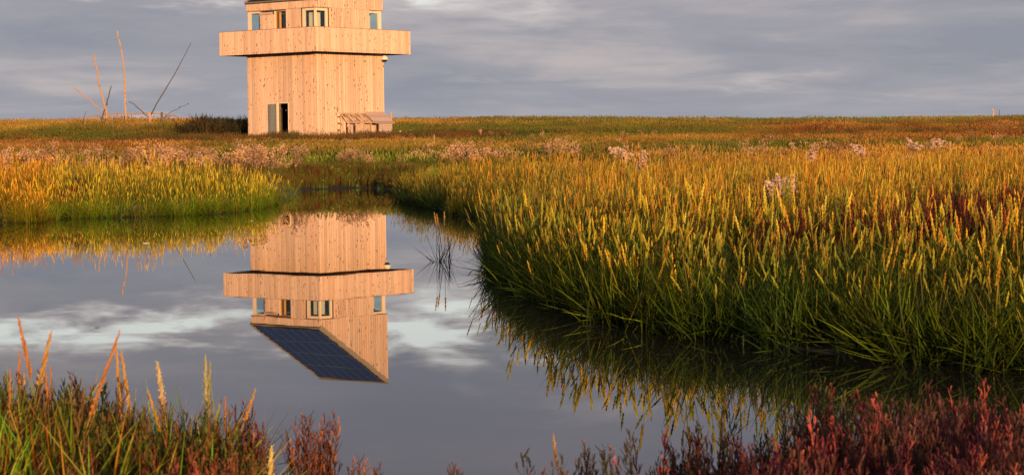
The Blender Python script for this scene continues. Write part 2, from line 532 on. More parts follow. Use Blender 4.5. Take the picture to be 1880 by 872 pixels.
# hidden faces: plain boarded walls with the same corner windows
b = MB()
b.box(-HS, -HS + .2, -HS + .2, HS, ZG, 7.26); b.box(-HS + .2, HS - .2, HS - .2, HS, ZG, 7.26)
b.box(-HS, -HS + .2, ry(1.2), ry(5.2), 7.3, WT); b.box(lx(5.2), lx(1.3), HS - .2, HS, 7.3, WT)
b.box(-HS + .2, HS - .2, HS - .2, HS, WT + .06, 14.6)
b.hexa([(-HS, -HS + .2, WT + .06), (-HS + .2, -HS + .2, WT + .06), (-HS + .2, HS, WT + .06), (-HS, HS, WT + .06),
        (-HS, -HS + .2, 10.68), (-HS + .2, -HS + .2, 10.68), (-HS + .2, HS, 14.6), (-HS, HS, 14.6)])
wb = b.build('wall', M_DARKGAP, tower)
b = MB()
for i in range(28):
    t0, t1 = WS * i / 28 + .006, WS * (i + 1) / 28 - .006
    b.box(-HS - .022, -HS - .001, ry(t0), ry(t1), ZG, 7.24); b.box(lx(t1), lx(t0), HS + .001, HS + .022, ZG, 7.24)
    b.box(lx(t1), lx(t0), HS + .001, HS + .022, WT + .03, 14.7)
    b.hexa([(-HS - .022, ry(t0), WT + .03), (-HS - .001, ry(t0), WT + .03), (-HS - .001, ry(t1), WT + .03), (-HS - .022, ry(t1), WT + .03),
            (-HS - .022, ry(t0), roofz(t0)), (-HS - .001, ry(t0), roofz(t0)), (-HS - .001, ry(t1), roofz(t1)), (-HS - .022, ry(t1), roofz(t1))])
    if 1.2 < t0 < 5.2:
        b.box(-HS - .022, -HS - .001, ry(t0), ry(t1), 7.5, WT); b.box(lx(t1), lx(t0), HS + .001, HS + .022, 7.5, WT)
o = b.build('rear_cladding', M_PLANK, tower); o['kind'] = 'stuff'

# floors and rooms inside
b = MB(); b.box(-HS + .21, HS - .21, -HS + .21, HS - .21, 7.2, 7.3); b.box(-HS + .21, HS - .21, -HS + .21, HS - .21, 10.3, 10.4)
b.box(-HS + .21, HS - .21, -HS + 1.8, -HS + 1.9, 1.5, 7.1); b.box(-HS + .21, HS - .21, -HS + .21, HS - .21, 1.75, 1.85)
b.build('floor', M_INSIDE, tower)
b = MB(); b.box(lx(2.75), lx(1.9), -HS + 1.45, -HS + 2.6, 7.31, 10.29)
b.box(lx(1.85), lx(1.75), -HS + 1.3, HS - 1.7, 7.31, 10.29); b.box(lx(4.7), lx(1.9), -HS + 2.7, -HS + 2.8, 7.31, 10.29)
b.build('partition', M_INSIDE, tower)
b = MB(); b.box(lx(1.0), lx(.48), -HS + .42, -HS + .95, 8.9, 9.86)
b.build('hanging_cabinet', M_JAMB, tower)


# windows
def window(rects_frame, rects_glass, name='window'):
    f = MB()
    for r in rects_frame: f.box(*r)
    fo = f.build(name, M_JAMB, tower)
    for r in rects_glass:
        g = MB(); g.box(*r); g.build('pane', M_GLASS, fo)
    return fo


sill = 7.75
# near corner window wraps both faces
window([(lx(.16), lx(.03), -HS + .03, -HS + .16, sill, WT - .02),
        (lx(1.28), lx(1.02), -HS + .10, -HS + .18, sill, WT - .02), (lx(1.02), lx(.16), -HS + .06, -HS + .14, 9.98, WT - .02),
        (lx(1.02), lx(.16), -HS + .06, -HS + .14, sill, sill + .1),
        (HS - .18, HS - .08, ry(1.04), ry(1.23), sill, WT - .02), (HS - .14, HS - .06, ry(.16), ry(1.04), 9.96, WT - .02),
        (HS - .14, HS - .06, ry(.16), ry(1.04), sill, sill + .1)],
       [(lx(1.02), lx(.16), -HS + .09, -HS + .105, sill + .1, 9.98), (HS - .105, HS - .09, ry(.16), ry(1.04), sill + .1, 9.96)])
# left corner window
window([(lx(6.33), lx(6.06), -HS + .04, -HS + .15, sill, WT - .02), (lx(6.06), lx(5.17), -HS + .06, -HS + .14, 10.0, WT - .02),
        (lx(5.17), lx(5.12), -HS + .05, -HS + .18, sill, WT - .02),
        (-HS + .04, -HS + .12, ry(1.1), ry(1.22), sill, WT - .02), (-HS + .06, -HS + .12, ry(.3), ry(1.1), 10.0, WT - .02)],
       [(lx(6.06), lx(5.17), -HS + .09, -HS + .105, sill + .1, 10.0), (-HS + .09, -HS + .105, ry(.16), ry(1.1), sill + .1, 10.0)])
# right corner window
window([(HS - .16, HS - .05, ry(6.0), ry(6.32), sill, WT - .02), (HS - .14, HS - .06, ry(5.15), ry(6.0), 9.97, WT - .02),
        (HS - .15, HS - .05, ry(5.10), ry(5.15), sill, WT - .02),
        (HS - 1.24, HS - 1.1, HS - .16, HS - .06, sill, WT - .02), (HS - 1.1, HS - .2, HS - .14, HS - .06, 10.0, WT - .02)],
       [(HS - .105, HS - .09, ry(5.15), ry(6.0), sill + .1, 9.97), (HS - 1.1, HS - .16, HS - .105, HS - .09, sill + .1, 10.0)])
# flashings above the openings
for r in ((lx(1.42), lx(-.04), -HS - .05, -HS + .02, WT - .01, WT + .035), (HS + .002, HS + .05, ry(.0), ry(1.36), WT - .01, WT + .035),
          (lx(6.46), lx(5.10), -HS - .05, -HS + .02, WT - .01, WT + .035), (HS + .002, HS + .05, ry(5.04), ry(6.46), WT - .01, WT + .035)):
    b = MB(); b.box(*r); b.build('flashing', M_FLASH, tower)
b = MB(); b.box(lx(5.13), lx(3.94), -HS - .10, -HS + .02, 9.875, 10.02); b.build('shutter_box', M_PINK, tower)
# balcony door, set back
b = MB(); b.box(lx(3.75), lx(3.64), -HS - .025, -HS + .2, 7.35, 10.06)
fr = b.build('balcony_door', M_JAMB, tower)
b = MB(); b.box(lx(3.635), lx(3.52), -HS - .01, -HS + .28, 7.35, 10.03)
b.box(lx(3.52), lx(2.69), -HS + .0, -HS + .28, 10.03, 10.07); b.box(lx(3.52), lx(3.40), -HS + .20, -HS + .28, 7.35, 10.0)
b.build('jamb', M_ORANGE, fr)
b = MB(); b.box(lx(3.40), lx(2.69), -HS + .24, -HS + .255, 7.35, 10.0); b.build('pane', M_GLASS, fr)
# ground floor doorway and its open leaf
b = MB(); b.box(lx(3.62), lx(3.5), -HS + .01, -HS + .20, 1.2, DZ - .005); b.box(lx(3.68), lx(3.5), -HS - .05, -HS + .0, 1.6, DZ + .01)
b.box(lx(2.6), lx(2.55), -HS - .045, -HS + .15, 1.6, DZ + .01); b.box(lx(3.5), lx(2.6), -HS - .04, -HS + .2, DZ - .03, DZ + .02)
b.build('door_frame', M_JAMB, tower)
leaf = bpy.data.objects.new('door', None); COL.objects.link(leaf); leaf.parent = tower
leaf.location = (lx(3.70), -HS - .06, 1.72); leaf.rotation_euler = (0, 0, math.radians(14))
for i in range(6):
    b = MB(); b.box(-.094 * (i + 1) + .006, -.094 * i, -.045, -.012, 0, 2.24); b.build('board', M_GREYDOOR, leaf)
b = MB()
for z in (.3, 1.1, 2.0): b.box(-.54, -.04, -.011, .02, z, z + .1)
b.box(-.02, .0, -.05, .03, 0, 2.26)
b.build('door_ledge', M_GREYDOOR, leaf)
# a looped white hose inside the doorway
b = MB(); b.tube([(lx(2.95), -HS + .5, 3.9), (lx(3.04), -HS + .5, 3.75), (lx(3.14), -HS + .5, 3.6), (lx(3.26), -HS + .5, 3.53), (lx(3.36), -HS + .5, 3.55)], .016)
b.build('hose', M_WHITE, tower)

# balcony: deck, parapet boarded outside and in
HB = 9.0 / 2; ZB0, ZB1 = 7.23, 8.785
b = MB()
b.box(-HB + .04, HB - .04, -HB + .04, -HS - .03, ZB0 + .03, ZB0 + .18); b.box(-HB + .04, HB - .04, HS + .03, HB - .04, ZB0 + .03, ZB0 + .18)
b.box(-HB + .04, -HS - .03, -HS - .03, HS + .03, ZB0 + .03, ZB0 + .18); b.box(HS + .03, HB - .04, -HS - .03, HS + .03, ZB0 + .03, ZB0 + .18)
b.build('balcony_deck', M_FLOOR, tower)
for side in 'LRBX':
    b = MB(); i0, i1 = HB - .12, HB - .002
    if side == 'L': b.box(-i1, i1, -i1, -i0, ZB0 + .19, ZB1 - .005)
    if side == 'R': b.box(i0, i1, -i0, i0, ZB0 + .19, ZB1 - .005)
    if side == 'B': b.box(-i1, -i0, -i0, i0, ZB0 + .19, ZB1 - .005)
    if side == 'X': b.box(-i1, i1, i0, i1, ZB0 + .19, ZB1 - .005)
    par = b.build('parapet', M_PLANK, tower)
    if side in 'LR':
        boards(par, side, 0, 2 * HB, ZB0, ZB1, off=HB)
    else:
        b = MB()
        for i in range(39):
            q0, q1 = -HB + 9 * i / 39 + .006, -HB + 9 * (i + 1) / 39 - .006
            if side == 'B': b.box(-HB - .022, -HB - .001, q0, q1, ZB0, ZB1)
            else: b.box(q0, q1, HB + .001, HB + .022, ZB0, ZB1)
        o = b.build('parapet_cladding', M_PLANK, par); o['kind'] = 'stuff'
b = MB(); e = HB + .04; i = HB - .14
b.box(-e, e, -e, -i, ZB1 + .002, ZB1 + .03); b.box(-e, e, i, e, ZB1 + .002, ZB1 + .03); b.box(-e, -i, -i, i, ZB1 + .002, ZB1 + .03); b.box(i, e, -i, i, ZB1 + .002, ZB1 + .03)
b.build('coping', M_FLASH, tower)

# sloping roof: frame in the plane (x, along slope)
slope = math.atan2(14.78 - 10.66, WS); SL = math.hypot(WS, 14.78 - 10.66)
roof = bpy.data.objects.new('roof', None); COL.objects.link(roof); roof.parent = tower
roof.location = (0, -HS, 10.66); roof.rotation_euler = (slope, 0, 0)
b = MB(); b.box(-HS - .05, HS + .05, -.06, SL + .04, .0, .08); b.build('roof_deck', M_BLACKROOF, roof)
b = MB()
for xx in (-HS - .06, HS - .0): b.box(xx, xx + .06, -.08, SL + .06, .081, .17)
b.box(-HS, HS, -.08, -.02, .081, .14); b.box(-HS, HS, SL, SL + .06, .081, .17)
b.build('roof_edge', M_EDGE, roof)
b = MB(); b.box(-HS - .065, -HS - .03, -.05, SL, -.14, .079); b.box(HS + .03, HS + .065, -.05, SL, -.14, .079); b.build('barge_board', M_EDGE, roof)
me = None
nc, nr = 7, 4
cw = (WS - .46) / nc; ch = (SL - .5) / nr
for r in range(nr):
    for c in range(nc):
        if me is None:
            b = MB(); w, h = cw - .02, ch - .035
            b.box(.02, w - .02, .02, h - .02, 0, .034, 0)
            b.box(0, w, 0, .02, 0, .04, 1); b.box(0, w, h - .02, h, 0, .04, 1); b.box(0, .02, .02, h - .02, 0, .04, 1); b.box(w - .02, w, .02, h - .02, 0, .04, 1)
            me = b.mesh('solar_panel'); me.materials.append(M_SOLAR); me.materials.append(M_ALU)
        link('solar_panel', me, None, roof, (-HS + .23 + c * cw, .2 + r * ch, .13))
b = MB()
for r in range(nr + 1):
    for c in range(nc + 1):
        x0 = -HS + .23 + c * cw - .01; y0 = .2 + r * ch - .0175
        b.box(x0 - .02, x0 + .02, y0 - .015, y0 + .015, .081, .19)
b.build('panel_clamp', M_ALU, roof)
for r in range(1, nr):
    b = MB(); b.box(-HS + .2, HS - .2, .2 + r * ch - .032, .2 + r * ch - .004, .12, .168); b.build('mounting_rail', M_RAIL, roof)
b = MB(); b.tube([(-HS - .07, 3.0, .12), (-HS - .25, 3.0, .17)], .02); b.tube([(.8, SL + .07, .1), (.8, SL + .2, .12)], .02); b.tube([(2.2, SL + .07, .1), (2.2, SL + .22, .13)], .02)
b.build('roof_pin', M_ALU, roof)

# dome camera on a bracket under the balcony (mounted on the wall: part)
cz = 7.0
dome = bpy.data.objects.new('dome_camera', None); COL.objects.link(dome); dome.parent = tower
dome.location = (HS + .24, HS - .16, cz); dome.scale = (1.5, 1.5, 1.3)
b = MB(); b.tube([(-.18, 0, .08), (-.10, 0, .12), (0, 0, .13)], .035); b.tube([(0, 0, .15), (0, 0, .11), (0, 0, .02), (0, 0, -.09)], [.05, .10, .15, .165], 12)
b.build('camera_housing', M_WHITE, dome, smooth=False)
b = MB(); b.ball((0, 0, -.09), .13, 12, 5, 1.0, z0=-1, z1=.05); b.build('camera_dome', M_BLACK, dome, smooth=True)

# ------------------------------------------------------------------ lean-to shed by the right face
shed = bpy.data.objects.new('lean_to_shed', None); COL.objects.link(shed)
A0 = CEN + NR * (HS + .03) - ER * HS      # corner C at the wall
shed.location = (A0.x, A0.y, 0); shed.rotation_euler = tower.rotation_euler
tag(shed, 'small weathered lean-to shed with half open slatted roof against the tower wall', 'shed')
S0, S1, SD = 2.05, 6.16, .86; ZT, ZE = 3.34, 2.72


def sbox(name, m, *r, parent=shed):
    b = MB(); b.box(*r); return b.build(name, m, parent)


for y in (S0, 2.75, 3.45, 4.15): sbox('post', M_OLD, SD - .07, SD, y, y + .07, 1.5, ZE - .02)
for y in (S0, S1 - .08): sbox('post', M_OLD, 0.001, .07, y, y + .08, 1.5, ZT - .05)
sbox('ridge_beam', M_OLD, 0.0, .09, S0 - .05, S1, ZT - .07, ZT)
sbox('eaves_beam', M_OLD, SD - .075, SD + .01, S0 - .02, 4.9, ZE - .08, ZE - .01)
for y in np.arange(S0 + .0, 4.5, .24):          # open rafters and slats
    b = MB(); w = .05 if (round(y * 100) % 2) else .12
    b.hexa([(.0, y, ZT - .05), (SD + .1, y, ZE - .09), (SD + .1, y + w, ZE - .09), (.0, y + w, ZT - .05),
            (.0, y, ZT + .01), (SD + .1, y, ZE - .02), (SD + .1, y + w, ZE - .02), (.0, y + w, ZT + .01)])
    b.build('roof_slat', M_OLD, shed)
b = MB()                                           # loose slanting boards among the rafters
for y in (2.3, 2.95, 3.6):
    b.hexa([(.05, y, ZT - .0), (SD, y + .5, ZE - .0), (SD, y + .62, ZE - .0), (.05, y + .12, ZT - .0),
            (.05, y, ZT + .03), (SD, y + .5, ZE + .03), (SD, y + .62, ZE + .03), (.05, y + .12, ZT + .03)])
b.build('slanting_board', M_OLD, shed)
nb = 7
for i in range(nb):                                # closed part of the roof, boards across the slope
    f0, f1 = i / nb, (i + 1) / nb
    def R(f): return (-.0 + (SD + .18) * f, ZT + .05 - (ZT - ZE + .13) * f)
    (xa, za), (xb, zb) = R(f0), R(f1 + .02)
    b = MB(); ya, yb = 4.42 + random.uniform(-.02, .02), S1 + .16
    b.hexa([(xa, ya, za - .02), (xb, ya, zb - .02), (xb, yb, zb - .02), (xa, yb, za - .02), (xa, ya, za + .015), (xb, ya, zb + .01), (xb, yb, zb + .01), (xa, yb, za + .015)])
    b.build('roof_board', M_PINK, shed)
for i in range(5):                                 # right end front, horizontal boards
    z = 1.6 + i * .22
    sbox('board', M_PINK, SD - .03, SD + random.uniform(.0, .01), 4.95, S1, z, z + .212)
    sbox('board', M_PINK, .05, SD - .035, S1 - .03, S1 + random.uniform(-.01, .0), z, z + .212)
for k, (ya, yb) in enumerate(((2.14, 2.42), (2.84, 3.42), (3.53, 4.12), (4.24, 4.9))):   # low wall of upright boards
    y = ya
    while y < yb - .08:
        if k < 3: sbox('board', M_OLD, SD - .05, SD - .025, y, y + .135, 1.5, (2.50, 2.60, 2.58)[k] + random.uniform(-.03, .03))
        y += .145
b = MB()
for z in (1.75, 2.13, 2.57, 3.0): b.box(-.02, .10, S0 - .16, S0 - .03, z, z + .1)
b.build('step_bracket', M_BARKDARK, shed)
sbox('post', M_JAMB, .0, .05, S0 - .10, S0 - .02, 1.5, 3.3)

# ------------------------------------------------------------------ unprojection of photograph pixels for placing far things
def at(u, v, d):
    a = u - 940; b = v - 436; cr, sr = math.cos(-.0121), math.sin(-.0121)
    uu = a * cr + b * sr; vv = -a * sr + b * cr
    x, yf, zu = uu / 4000, 1.0, -vv / 4000
    c, s = math.cos(.041813), math.sin(.041813)
    y = yf * c + zu * s; z = -yf * s + zu * c
    k = d / y
    return Vector((x * k, d, EYE + z * k))


def pole(name, pts, d0, r, m, label, cat='pole', group='driftwood poles left of the tower', d1=None, branch=None):
    kink = .12 if 'rod' in name or 'post' in name else .6
    P = [at(u, v, d0 + (0 if d1 is None else (d1 - d0) * i / (len(pts) - 1))) for i, (u, v) in enumerate(pts)]
    base = P[0].copy(); gz = float(height(base.x, base.y, np.array(50.0))) if pts[0][1] > 214 else None
    Q = []
    for i in range(len(P) - 1):
        n = 5
        for k in range(n):
            q = P[i].lerp(P[i + 1], k / n)
            q += Vector((random.uniform(-1, 1), 0, random.uniform(-1, 1))) * r[0] * kink
            Q.append(q - base)
    Q.append(P[-1] - base)
    if gz is not None: Q[0].z = gz - .3 - base.z
    R_ = [r[0] + (r[1] - r[0]) * i / (len(Q) - 1) for i in range(len(Q))]
    b = MB(); b.tube(Q, R_, 7, wob=.12)
    o = b.build(name, m, None, base); tag(o, label, cat, group)
    if branch:
        for bp, br in branch:
            BQ = [at(u, v, d0) - base for u, v in bp]
            bb = MB(); bb.tube(BQ, [br, br * .5] if len(BQ) == 2 else [br] * len(BQ), 5); bb.build('branch', m, o)
    return o


D = 178.0
pole('driftwood_pole', [(231, 222), (230, 148), (225, 110), (215.5, 57)], D, (.085, .05), M_BARK, 'tallest bare driftwood pole standing upright in the middle of the frame')
pole('driftwood_pole', [(198, 222), (192, 194), (181, 146), (172.7, 100)], D - .5, (.095, .055), M_BARK, 'tall bent driftwood pole leaning left beside the forked branch')
pole('driftwood_pole', [(186.5, 222), (191, 206), (196, 191), (204, 158)], D, (.07, .04), M_BARKDARK, 'short dark crooked pole with a knot, leaning right beside the bent pole',
     branch=[([(195, 190), (198, 193)], .07)])
pole('driftwood_pole', [(203, 222), (189.6, 205), (160, 181), (134.5, 161)], D + .6, (.065, .045), M_BARK, 'pale pole slanting down to the right from the far left end')
pole('driftwood_rail', [(152, 216), (181, 212), (213.5, 208), (241, 209.5), (274, 208.5), (299, 209.5), (326, 214)], D + .2, (.045, .06), M_BARK, 'long thin horizontal driftwood rail tied across the poles', 'rail')
pole('driftwood_pole', [(279, 221), (258, 203), (246, 192), (236, 187)], D - .2, (.045, .028), M_BARKDARK, 'olive-dark curved pole slanting up left to the tallest pole')
pole('driftwood_pole', [(276, 219), (264, 204), (241, 174)], D + .8, (.022, .012), M_BARK, 'very thin pale stick rising left behind the curved dark pole')
pole('fishing_rod_pole', [(272, 221), (288, 190), (320, 138), (351, 79)], D, (.065, .02), M_BARKDARK, 'long straight dark tapering pole leaning far to the right')
pole('driftwood_branch', [(299, 219), (312, 207), (330, 198), (346, 191)], D + .4, (.035, .02), M_BARKDARK, 'low dark branch rising right with small knots at its end', 'branch',
     branch=[([(329, 198.5), (331, 195.5)], .05), ([(345, 191), (347, 190)], .05), ([(300, 217), (320, 211)], .03)])
pole('fence_post', [(297, 222), (297, 206)], D, (.09, .09), M_BARKDARK, 'short thick dark post under the right end of the rail', 'post', 'posts')
pole('driftwood_stake', [(275, 220), (275, 207)], D - .3, (.08, .08), M_BARK, 'pale short post where the slanting poles meet the rail', 'post', 'posts')
pole('driftwood_twig', [(153.5, 222), (155, 213), (158.5, 204.5)], D, (.035, .018), M_BARKDARK, 'small dark twig standing at the left end of the rail', 'twig')
pole('fence_post', [(1823, 214), (1823, 200)], 235, (.10, .09), M_BARK, 'weathered post alone on the skyline at the far right', 'post', 'posts')
pole('fence_post', [(1835, 214), (1834.5, 202)], 236, (.05, .03), M_BARKDARK, 'thin stake on the skyline just right of the lone post', 'post', 'posts')
pole('fence_post', [(718, 222), (718, 207)], 160, (.09, .09), M_BARK, 'short pale post on the grass right behind the shed', 'post', 'posts')
pole('marker_stake', [(797, 262), (797, 248)], 95, (.02, .02), M_BARK, 'thin pale stake in the grass right of the shed', 'post', 'posts')
b = MB(); P0 = at(716, 243, 141.5); b.tube([at(714, 243.5, 141.5) - P0, at(724, 243, 141.5) - P0, at(733, 242, 141.5) - P0], .022)
o = b.build('green_cord', M_CORD, None, P0); tag(o, 'green cord stretched low from the shed to a white knob', 'cord')
b = MB(); P0 = at(735, 242, 141.5); b.ball((0, 0, 0), .10, 8, 6, .7)
o = b.build('float', M_WHITE, None, P0, smooth=True); tag(o, 'small white float hanging at the right end of the green cord', 'float')


# ------------------------------------------------------------------ plants: meshes
class PM:
    def __init__(s): s.v = []; s.f = []; s.c = []

    def ribbon(s, p, az, lean, curve, L, w, c0, c1, n=3, wp=1.0):
        """thin blade: starts at p leaning 'lean' rad from vertical toward az, bending by 'curve'"""
        b = len(s.v); d = np.array([math.cos(az), math.sin(az), 0.0]); sidev = np.array([-math.sin(az), math.cos(az), 0.0])
        ta = random.uniform(-.8, .8); p = np.array(p, float); an = lean
        for i in range(n + 1):
            u = i / n; ww = w * (1 - u ** 1.5 * wp) * (.75 if i == 0 else 1)
            t = d * math.sin(an) + np.array([0, 0, math.cos(an)])
            nn = d * math.cos(an) - np.array([0, 0, math.sin(an)])
            sv = sidev * math.cos(ta) + nn * math.sin(ta)
            cc = [c0[k] + (c1[k] - c0[k]) * u for k in range(3)]
            if i < n or wp < 1:
                s.v += [tuple(p - sv * ww / 2), tuple(p + sv * ww / 2)]; s.c += [cc, cc]
            else:
                s.v.append(tuple(p)); s.c.append(cc)
            if i < n: p = p + t * L / n; an += curve / n
        for i in range(n - 1): s.f.append((b + 2 * i, b + 2 * i + 1, b + 2 * i + 3, b + 2 * i + 2))
        i = n - 1
        if wp < 1: s.f.append((b + 2 * i, b + 2 * i + 1, b + 2 * i + 3, b + 2 * i + 2))
        else: s.f.append((b + 2 * i, b + 2 * i + 1, b + 2 * i + 2))
        return p

    def spindle(s, p, az, lean, L, r, c0, c1, n=7, bump=.35, sides=4):
        b = len(s.v); d = np.array([math.cos(az) * math.sin(lean), math.sin(az) * math.sin(lean), math.cos(lean)])
        u = np.cross(d, [0.3, .95, 0.1]); u /= np.linalg.norm(u); w = np.cross(d, u); p = np.array(p, float)
        for i in range(n + 1):
            f = i / n; rr = r * (math.sin(math.pi * min(1, .12 + f * .88)) ** .55) * (1 + bump * (1 if i % 2 else -1)) if i < n else r * .1
            q = p + d * L * f; cc = [c0[k] + (c1[k] - c0[k]) * f for k in range(3)]
            off = .35 * i
            for k in range(sides):
                a = 2 * math.pi * k / sides + off
                s.v.append(tuple(q + (u * math.cos(a) + w * math.sin(a)) * rr)); s.c.append(cc)
        for i in range(n):
            for k in range(sides):
                s.f.append((b + i * sides + k, b + i * sides + (k + 1) % sides, b + (i + 1) * sides + (k + 1) % sides, b + (i + 1) * sides + k))

    def puff(s, p, r, c):
        b = len(s.v)
        for q in ((0, 0, 1), (1, 0, .1), (0, 1, .1), (-1, 0, .1), (0, -1, .1), (0, 0, -.7)):
            s.v.append(tuple(p[k] + q[k] * r * random.uniform(.7, 1.2) for k in range(3))); s.c.append([x * random.uniform(.8, 1.1) for x in c])
        for f in ((0, 1, 2), (0, 2, 3), (0, 3, 4), (0, 4, 1), (5, 2, 1), (5, 3, 2), (5, 4, 3), (5, 1, 4)): s.f.append(tuple(b + i for i in f))

    def mesh(s, name, m):
        me = bpy.data.meshes.new(name); me.from_pydata(s.v, [], s.f)
        a = me.color_attributes.new('col', 'FLOAT_COLOR', 'POINT')
        cc = np.ones((len(s.v), 4), np.float32); cc[:, :3] = np.array(s.c, np.float32); a.data.foreach_set('color', cc.ravel())
        me.materials.append(m); me.update(); return me


def plant_mat(name, inst=True, transl=.28, spec=.15):
    m, t = mat(name)
    c = t.n('ShaderNodeAttribute', attribute_name='col').outputs['Color']
    if inst:
        ti = t.n('ShaderNodeAttribute', attribute_type='INSTANCER', attribute_name='tint').outputs['Color']
        c = t.mix(1.0, c, ti, 'MULTIPLY')
    p = t.n('ShaderNodeBsdfPrincipled', ins={'Base Color': c, 'Roughness': .6}); p.inputs['Specular IOR Level'].default_value = spec
    tr = t.n('ShaderNodeBsdfTranslucent', ins={0: c})
    out(t, t.n('ShaderNodeMixShader', ins={0: transl, 1: p.outputs[0], 2: tr.outputs[0]}).outputs[0])
    return m


M_PLANT = plant_mat('plant_mass'); M_PLANT1 = plant_mat('single_plant', inst=False)

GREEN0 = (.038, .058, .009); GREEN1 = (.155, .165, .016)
U = random.uniform


def headcol():
    k = random.random()
    if k < .45: return (.70, .47, .09)
    if k < .66: return (.58, .28, .07)
    if k < .84: return (.72, .56, .20)
    return (.28, .26, .07)


def cord_stem(s, x, y, h, head=True, lean=None, az=None, leaves=4, hw=1.0, fine=False):
    az = U(0, 6.28) if az is None else az; lean = abs(random.gauss(0, .12)) if lean is None else lean
    hc = headcol()
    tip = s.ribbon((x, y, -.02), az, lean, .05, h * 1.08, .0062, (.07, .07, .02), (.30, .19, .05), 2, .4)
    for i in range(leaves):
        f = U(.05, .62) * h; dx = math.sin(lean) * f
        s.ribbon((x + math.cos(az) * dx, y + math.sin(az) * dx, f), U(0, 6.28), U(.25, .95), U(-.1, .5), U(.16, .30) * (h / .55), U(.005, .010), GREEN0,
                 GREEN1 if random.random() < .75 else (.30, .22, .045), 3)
    if head: s.spindle(tip - np.array([0, 0, .01]), az, lean + .03, h * U(.20, .36), U(.0040, .0068) * hw, tuple(c * .6 for c in hc), hc, 9, .3)
    return tip


def v_cord(i):
    s = PM()
    if i % 3 == 2:
        for k in range(6): cord_stem(s, U(-.12, .12), U(-.12, .12), U(.3, .6), head=random.random() < .4, lean=U(.2, .8), leaves=5)
        for k in range(8): s.ribbon((U(-.1, .1), U(-.1, .1), 0), U(0, 6.28), U(.2, .9), U(.2, 1.4), U(.25, .45), U(.005, .009), (.10, .06, .02), (.30, .19, .07), 4)
        return s
    for k in range(7): cord_stem(s, U(-.12, .12), U(-.12, .12), U(.34, .68), head=random.random() < .36, leaves=5)
    return s


def v_leafy(i, heads=True):
    s = PM()
    for k in range(13):
        x, y = U(-.07, .07), U(-.07, .07)
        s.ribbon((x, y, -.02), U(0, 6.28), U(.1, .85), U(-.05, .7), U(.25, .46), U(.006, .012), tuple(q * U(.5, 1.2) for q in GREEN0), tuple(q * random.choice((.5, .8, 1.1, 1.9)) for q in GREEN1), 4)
    for k in range(2):
        if heads and random.random() < .6: cord_stem(s, U(-.07, .07), U(-.07, .07), U(.34, .56), leaves=2, lean=U(.05, .35))
    for k in range(7):
        x, y = U(-.07, .07), U(-.07, .07)
        s.ribbon((x, y, U(.05, .2)), U(0, 6.28), U(.6, 1.35), U(-.3, .4), U(.15, .32), U(.005, .010), GREEN0, (.24, .24, .05), 3)
    return s


def v_cord_near(i):
    s = PM(); w = 1.55
    for k in range(4):
        x, y, h = U(-.12, .12), U(-.12, .12), U(.34, .62); az = U(0, 6.28); ln = abs(random.gauss(0, .16)) if i % 3 else U(.1, .6)
        hc = headcol()
        tip = s.ribbon((x, y, -.02), az, ln, .05, h * .94, .0095, (.06, .07, .015), (.26, .19, .04), 3, .35)
        if random.random() < .62:
            L = h * U(.24, .36); s.spindle(tip, az, ln + .03, L, U(.0060, .0092), tuple(c * .5 for c in hc), hc, 13, .38)
        for q in range(5):
            f = U(.03, .65) * h; b = random.choice((.4, .7, 1.0, 1.5, 2.1))
            s.ribbon((x + math.cos(az) * math.sin(ln) * f, y + math.sin(az) * math.sin(ln) * f, f), U(0, 6.28), U(.2, 1.05), U(-.15, .45), U(.18, .36), U(.007, .0135),
                     tuple(g * .8 for g in GREEN0), tuple(g * b for g in GREEN1) if random.random() < .85 else (.30, .20, .05), 4)
    return s


def v_leafy_near(i):
    s = PM()
    for k in range(15):
        x, y = U(-.10, .10), U(-.10, .10); b = random.choice((.4, .6, 1.0, 1.4, 2.2))
        s.ribbon((x, y, U(-.02, .12)), U(0, 6.28), U(.15, 1.3), U(-.3, .5), U(.2, .42), U(.007, .014), tuple(q * U(.4, 1) for q in GREEN0), tuple(q * b for q in GREEN1), 4)
    if i % 2: cord_stem(s, 0, 0, U(.36, .52), leaves=3, lean=U(.1, .5), hw=1.4)
    return s


def v_meadow(i):
    s = PM()
    for k in range(70):
        r = .55 * math.sqrt(random.random()); a = U(0, 6.28)
        c = U(.75, 1.2); h = U(.18, .46)
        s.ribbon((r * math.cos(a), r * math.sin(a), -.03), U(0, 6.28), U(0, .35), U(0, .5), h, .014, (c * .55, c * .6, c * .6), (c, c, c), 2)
    for k in range(9):
        r = .5 * math.sqrt(random.random()); a = U(0, 6.28)
        p = s.ribbon((r * math.cos(a), r * math.sin(a), -.03), U(0, 6.28), U(0, .15), .1, U(.35, .5), .01, (.6, .6, .6), (1, .9, .8), 2)
        s.spindle(p, 0, U(0, .2), .12, .013, (1.1, 1, .9), (1.3, 1.1, .9), 3, .1, 3)
    return s


def v_bush(i):     # twiggy sea-blite like bush
    s = PM()
    for k in range(26):
        r = .30 * math.sqrt(random.random()); a = U(0, 6.28); c = U(.6, 1.25); h = U(.35, .75)
        ln = U(0, .35)
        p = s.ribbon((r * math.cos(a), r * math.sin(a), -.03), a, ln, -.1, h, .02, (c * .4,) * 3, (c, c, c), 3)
        for q in range(9):
            f = U(.3, 1); b0 = (r * math.cos(a) + math.cos(a) * math.sin(ln) * h * f, r * math.sin(a) + math.sin(a) * math.sin(ln) * h * f, h * f * .97)
            cc = c * U(.7, 1.25)
            s.ribbon(b0, U(0, 6.28), U(.2, .7), -.3, U(.07, .14), .016, (cc * .7,) * 3, (cc,) * 3, 2)
    return s


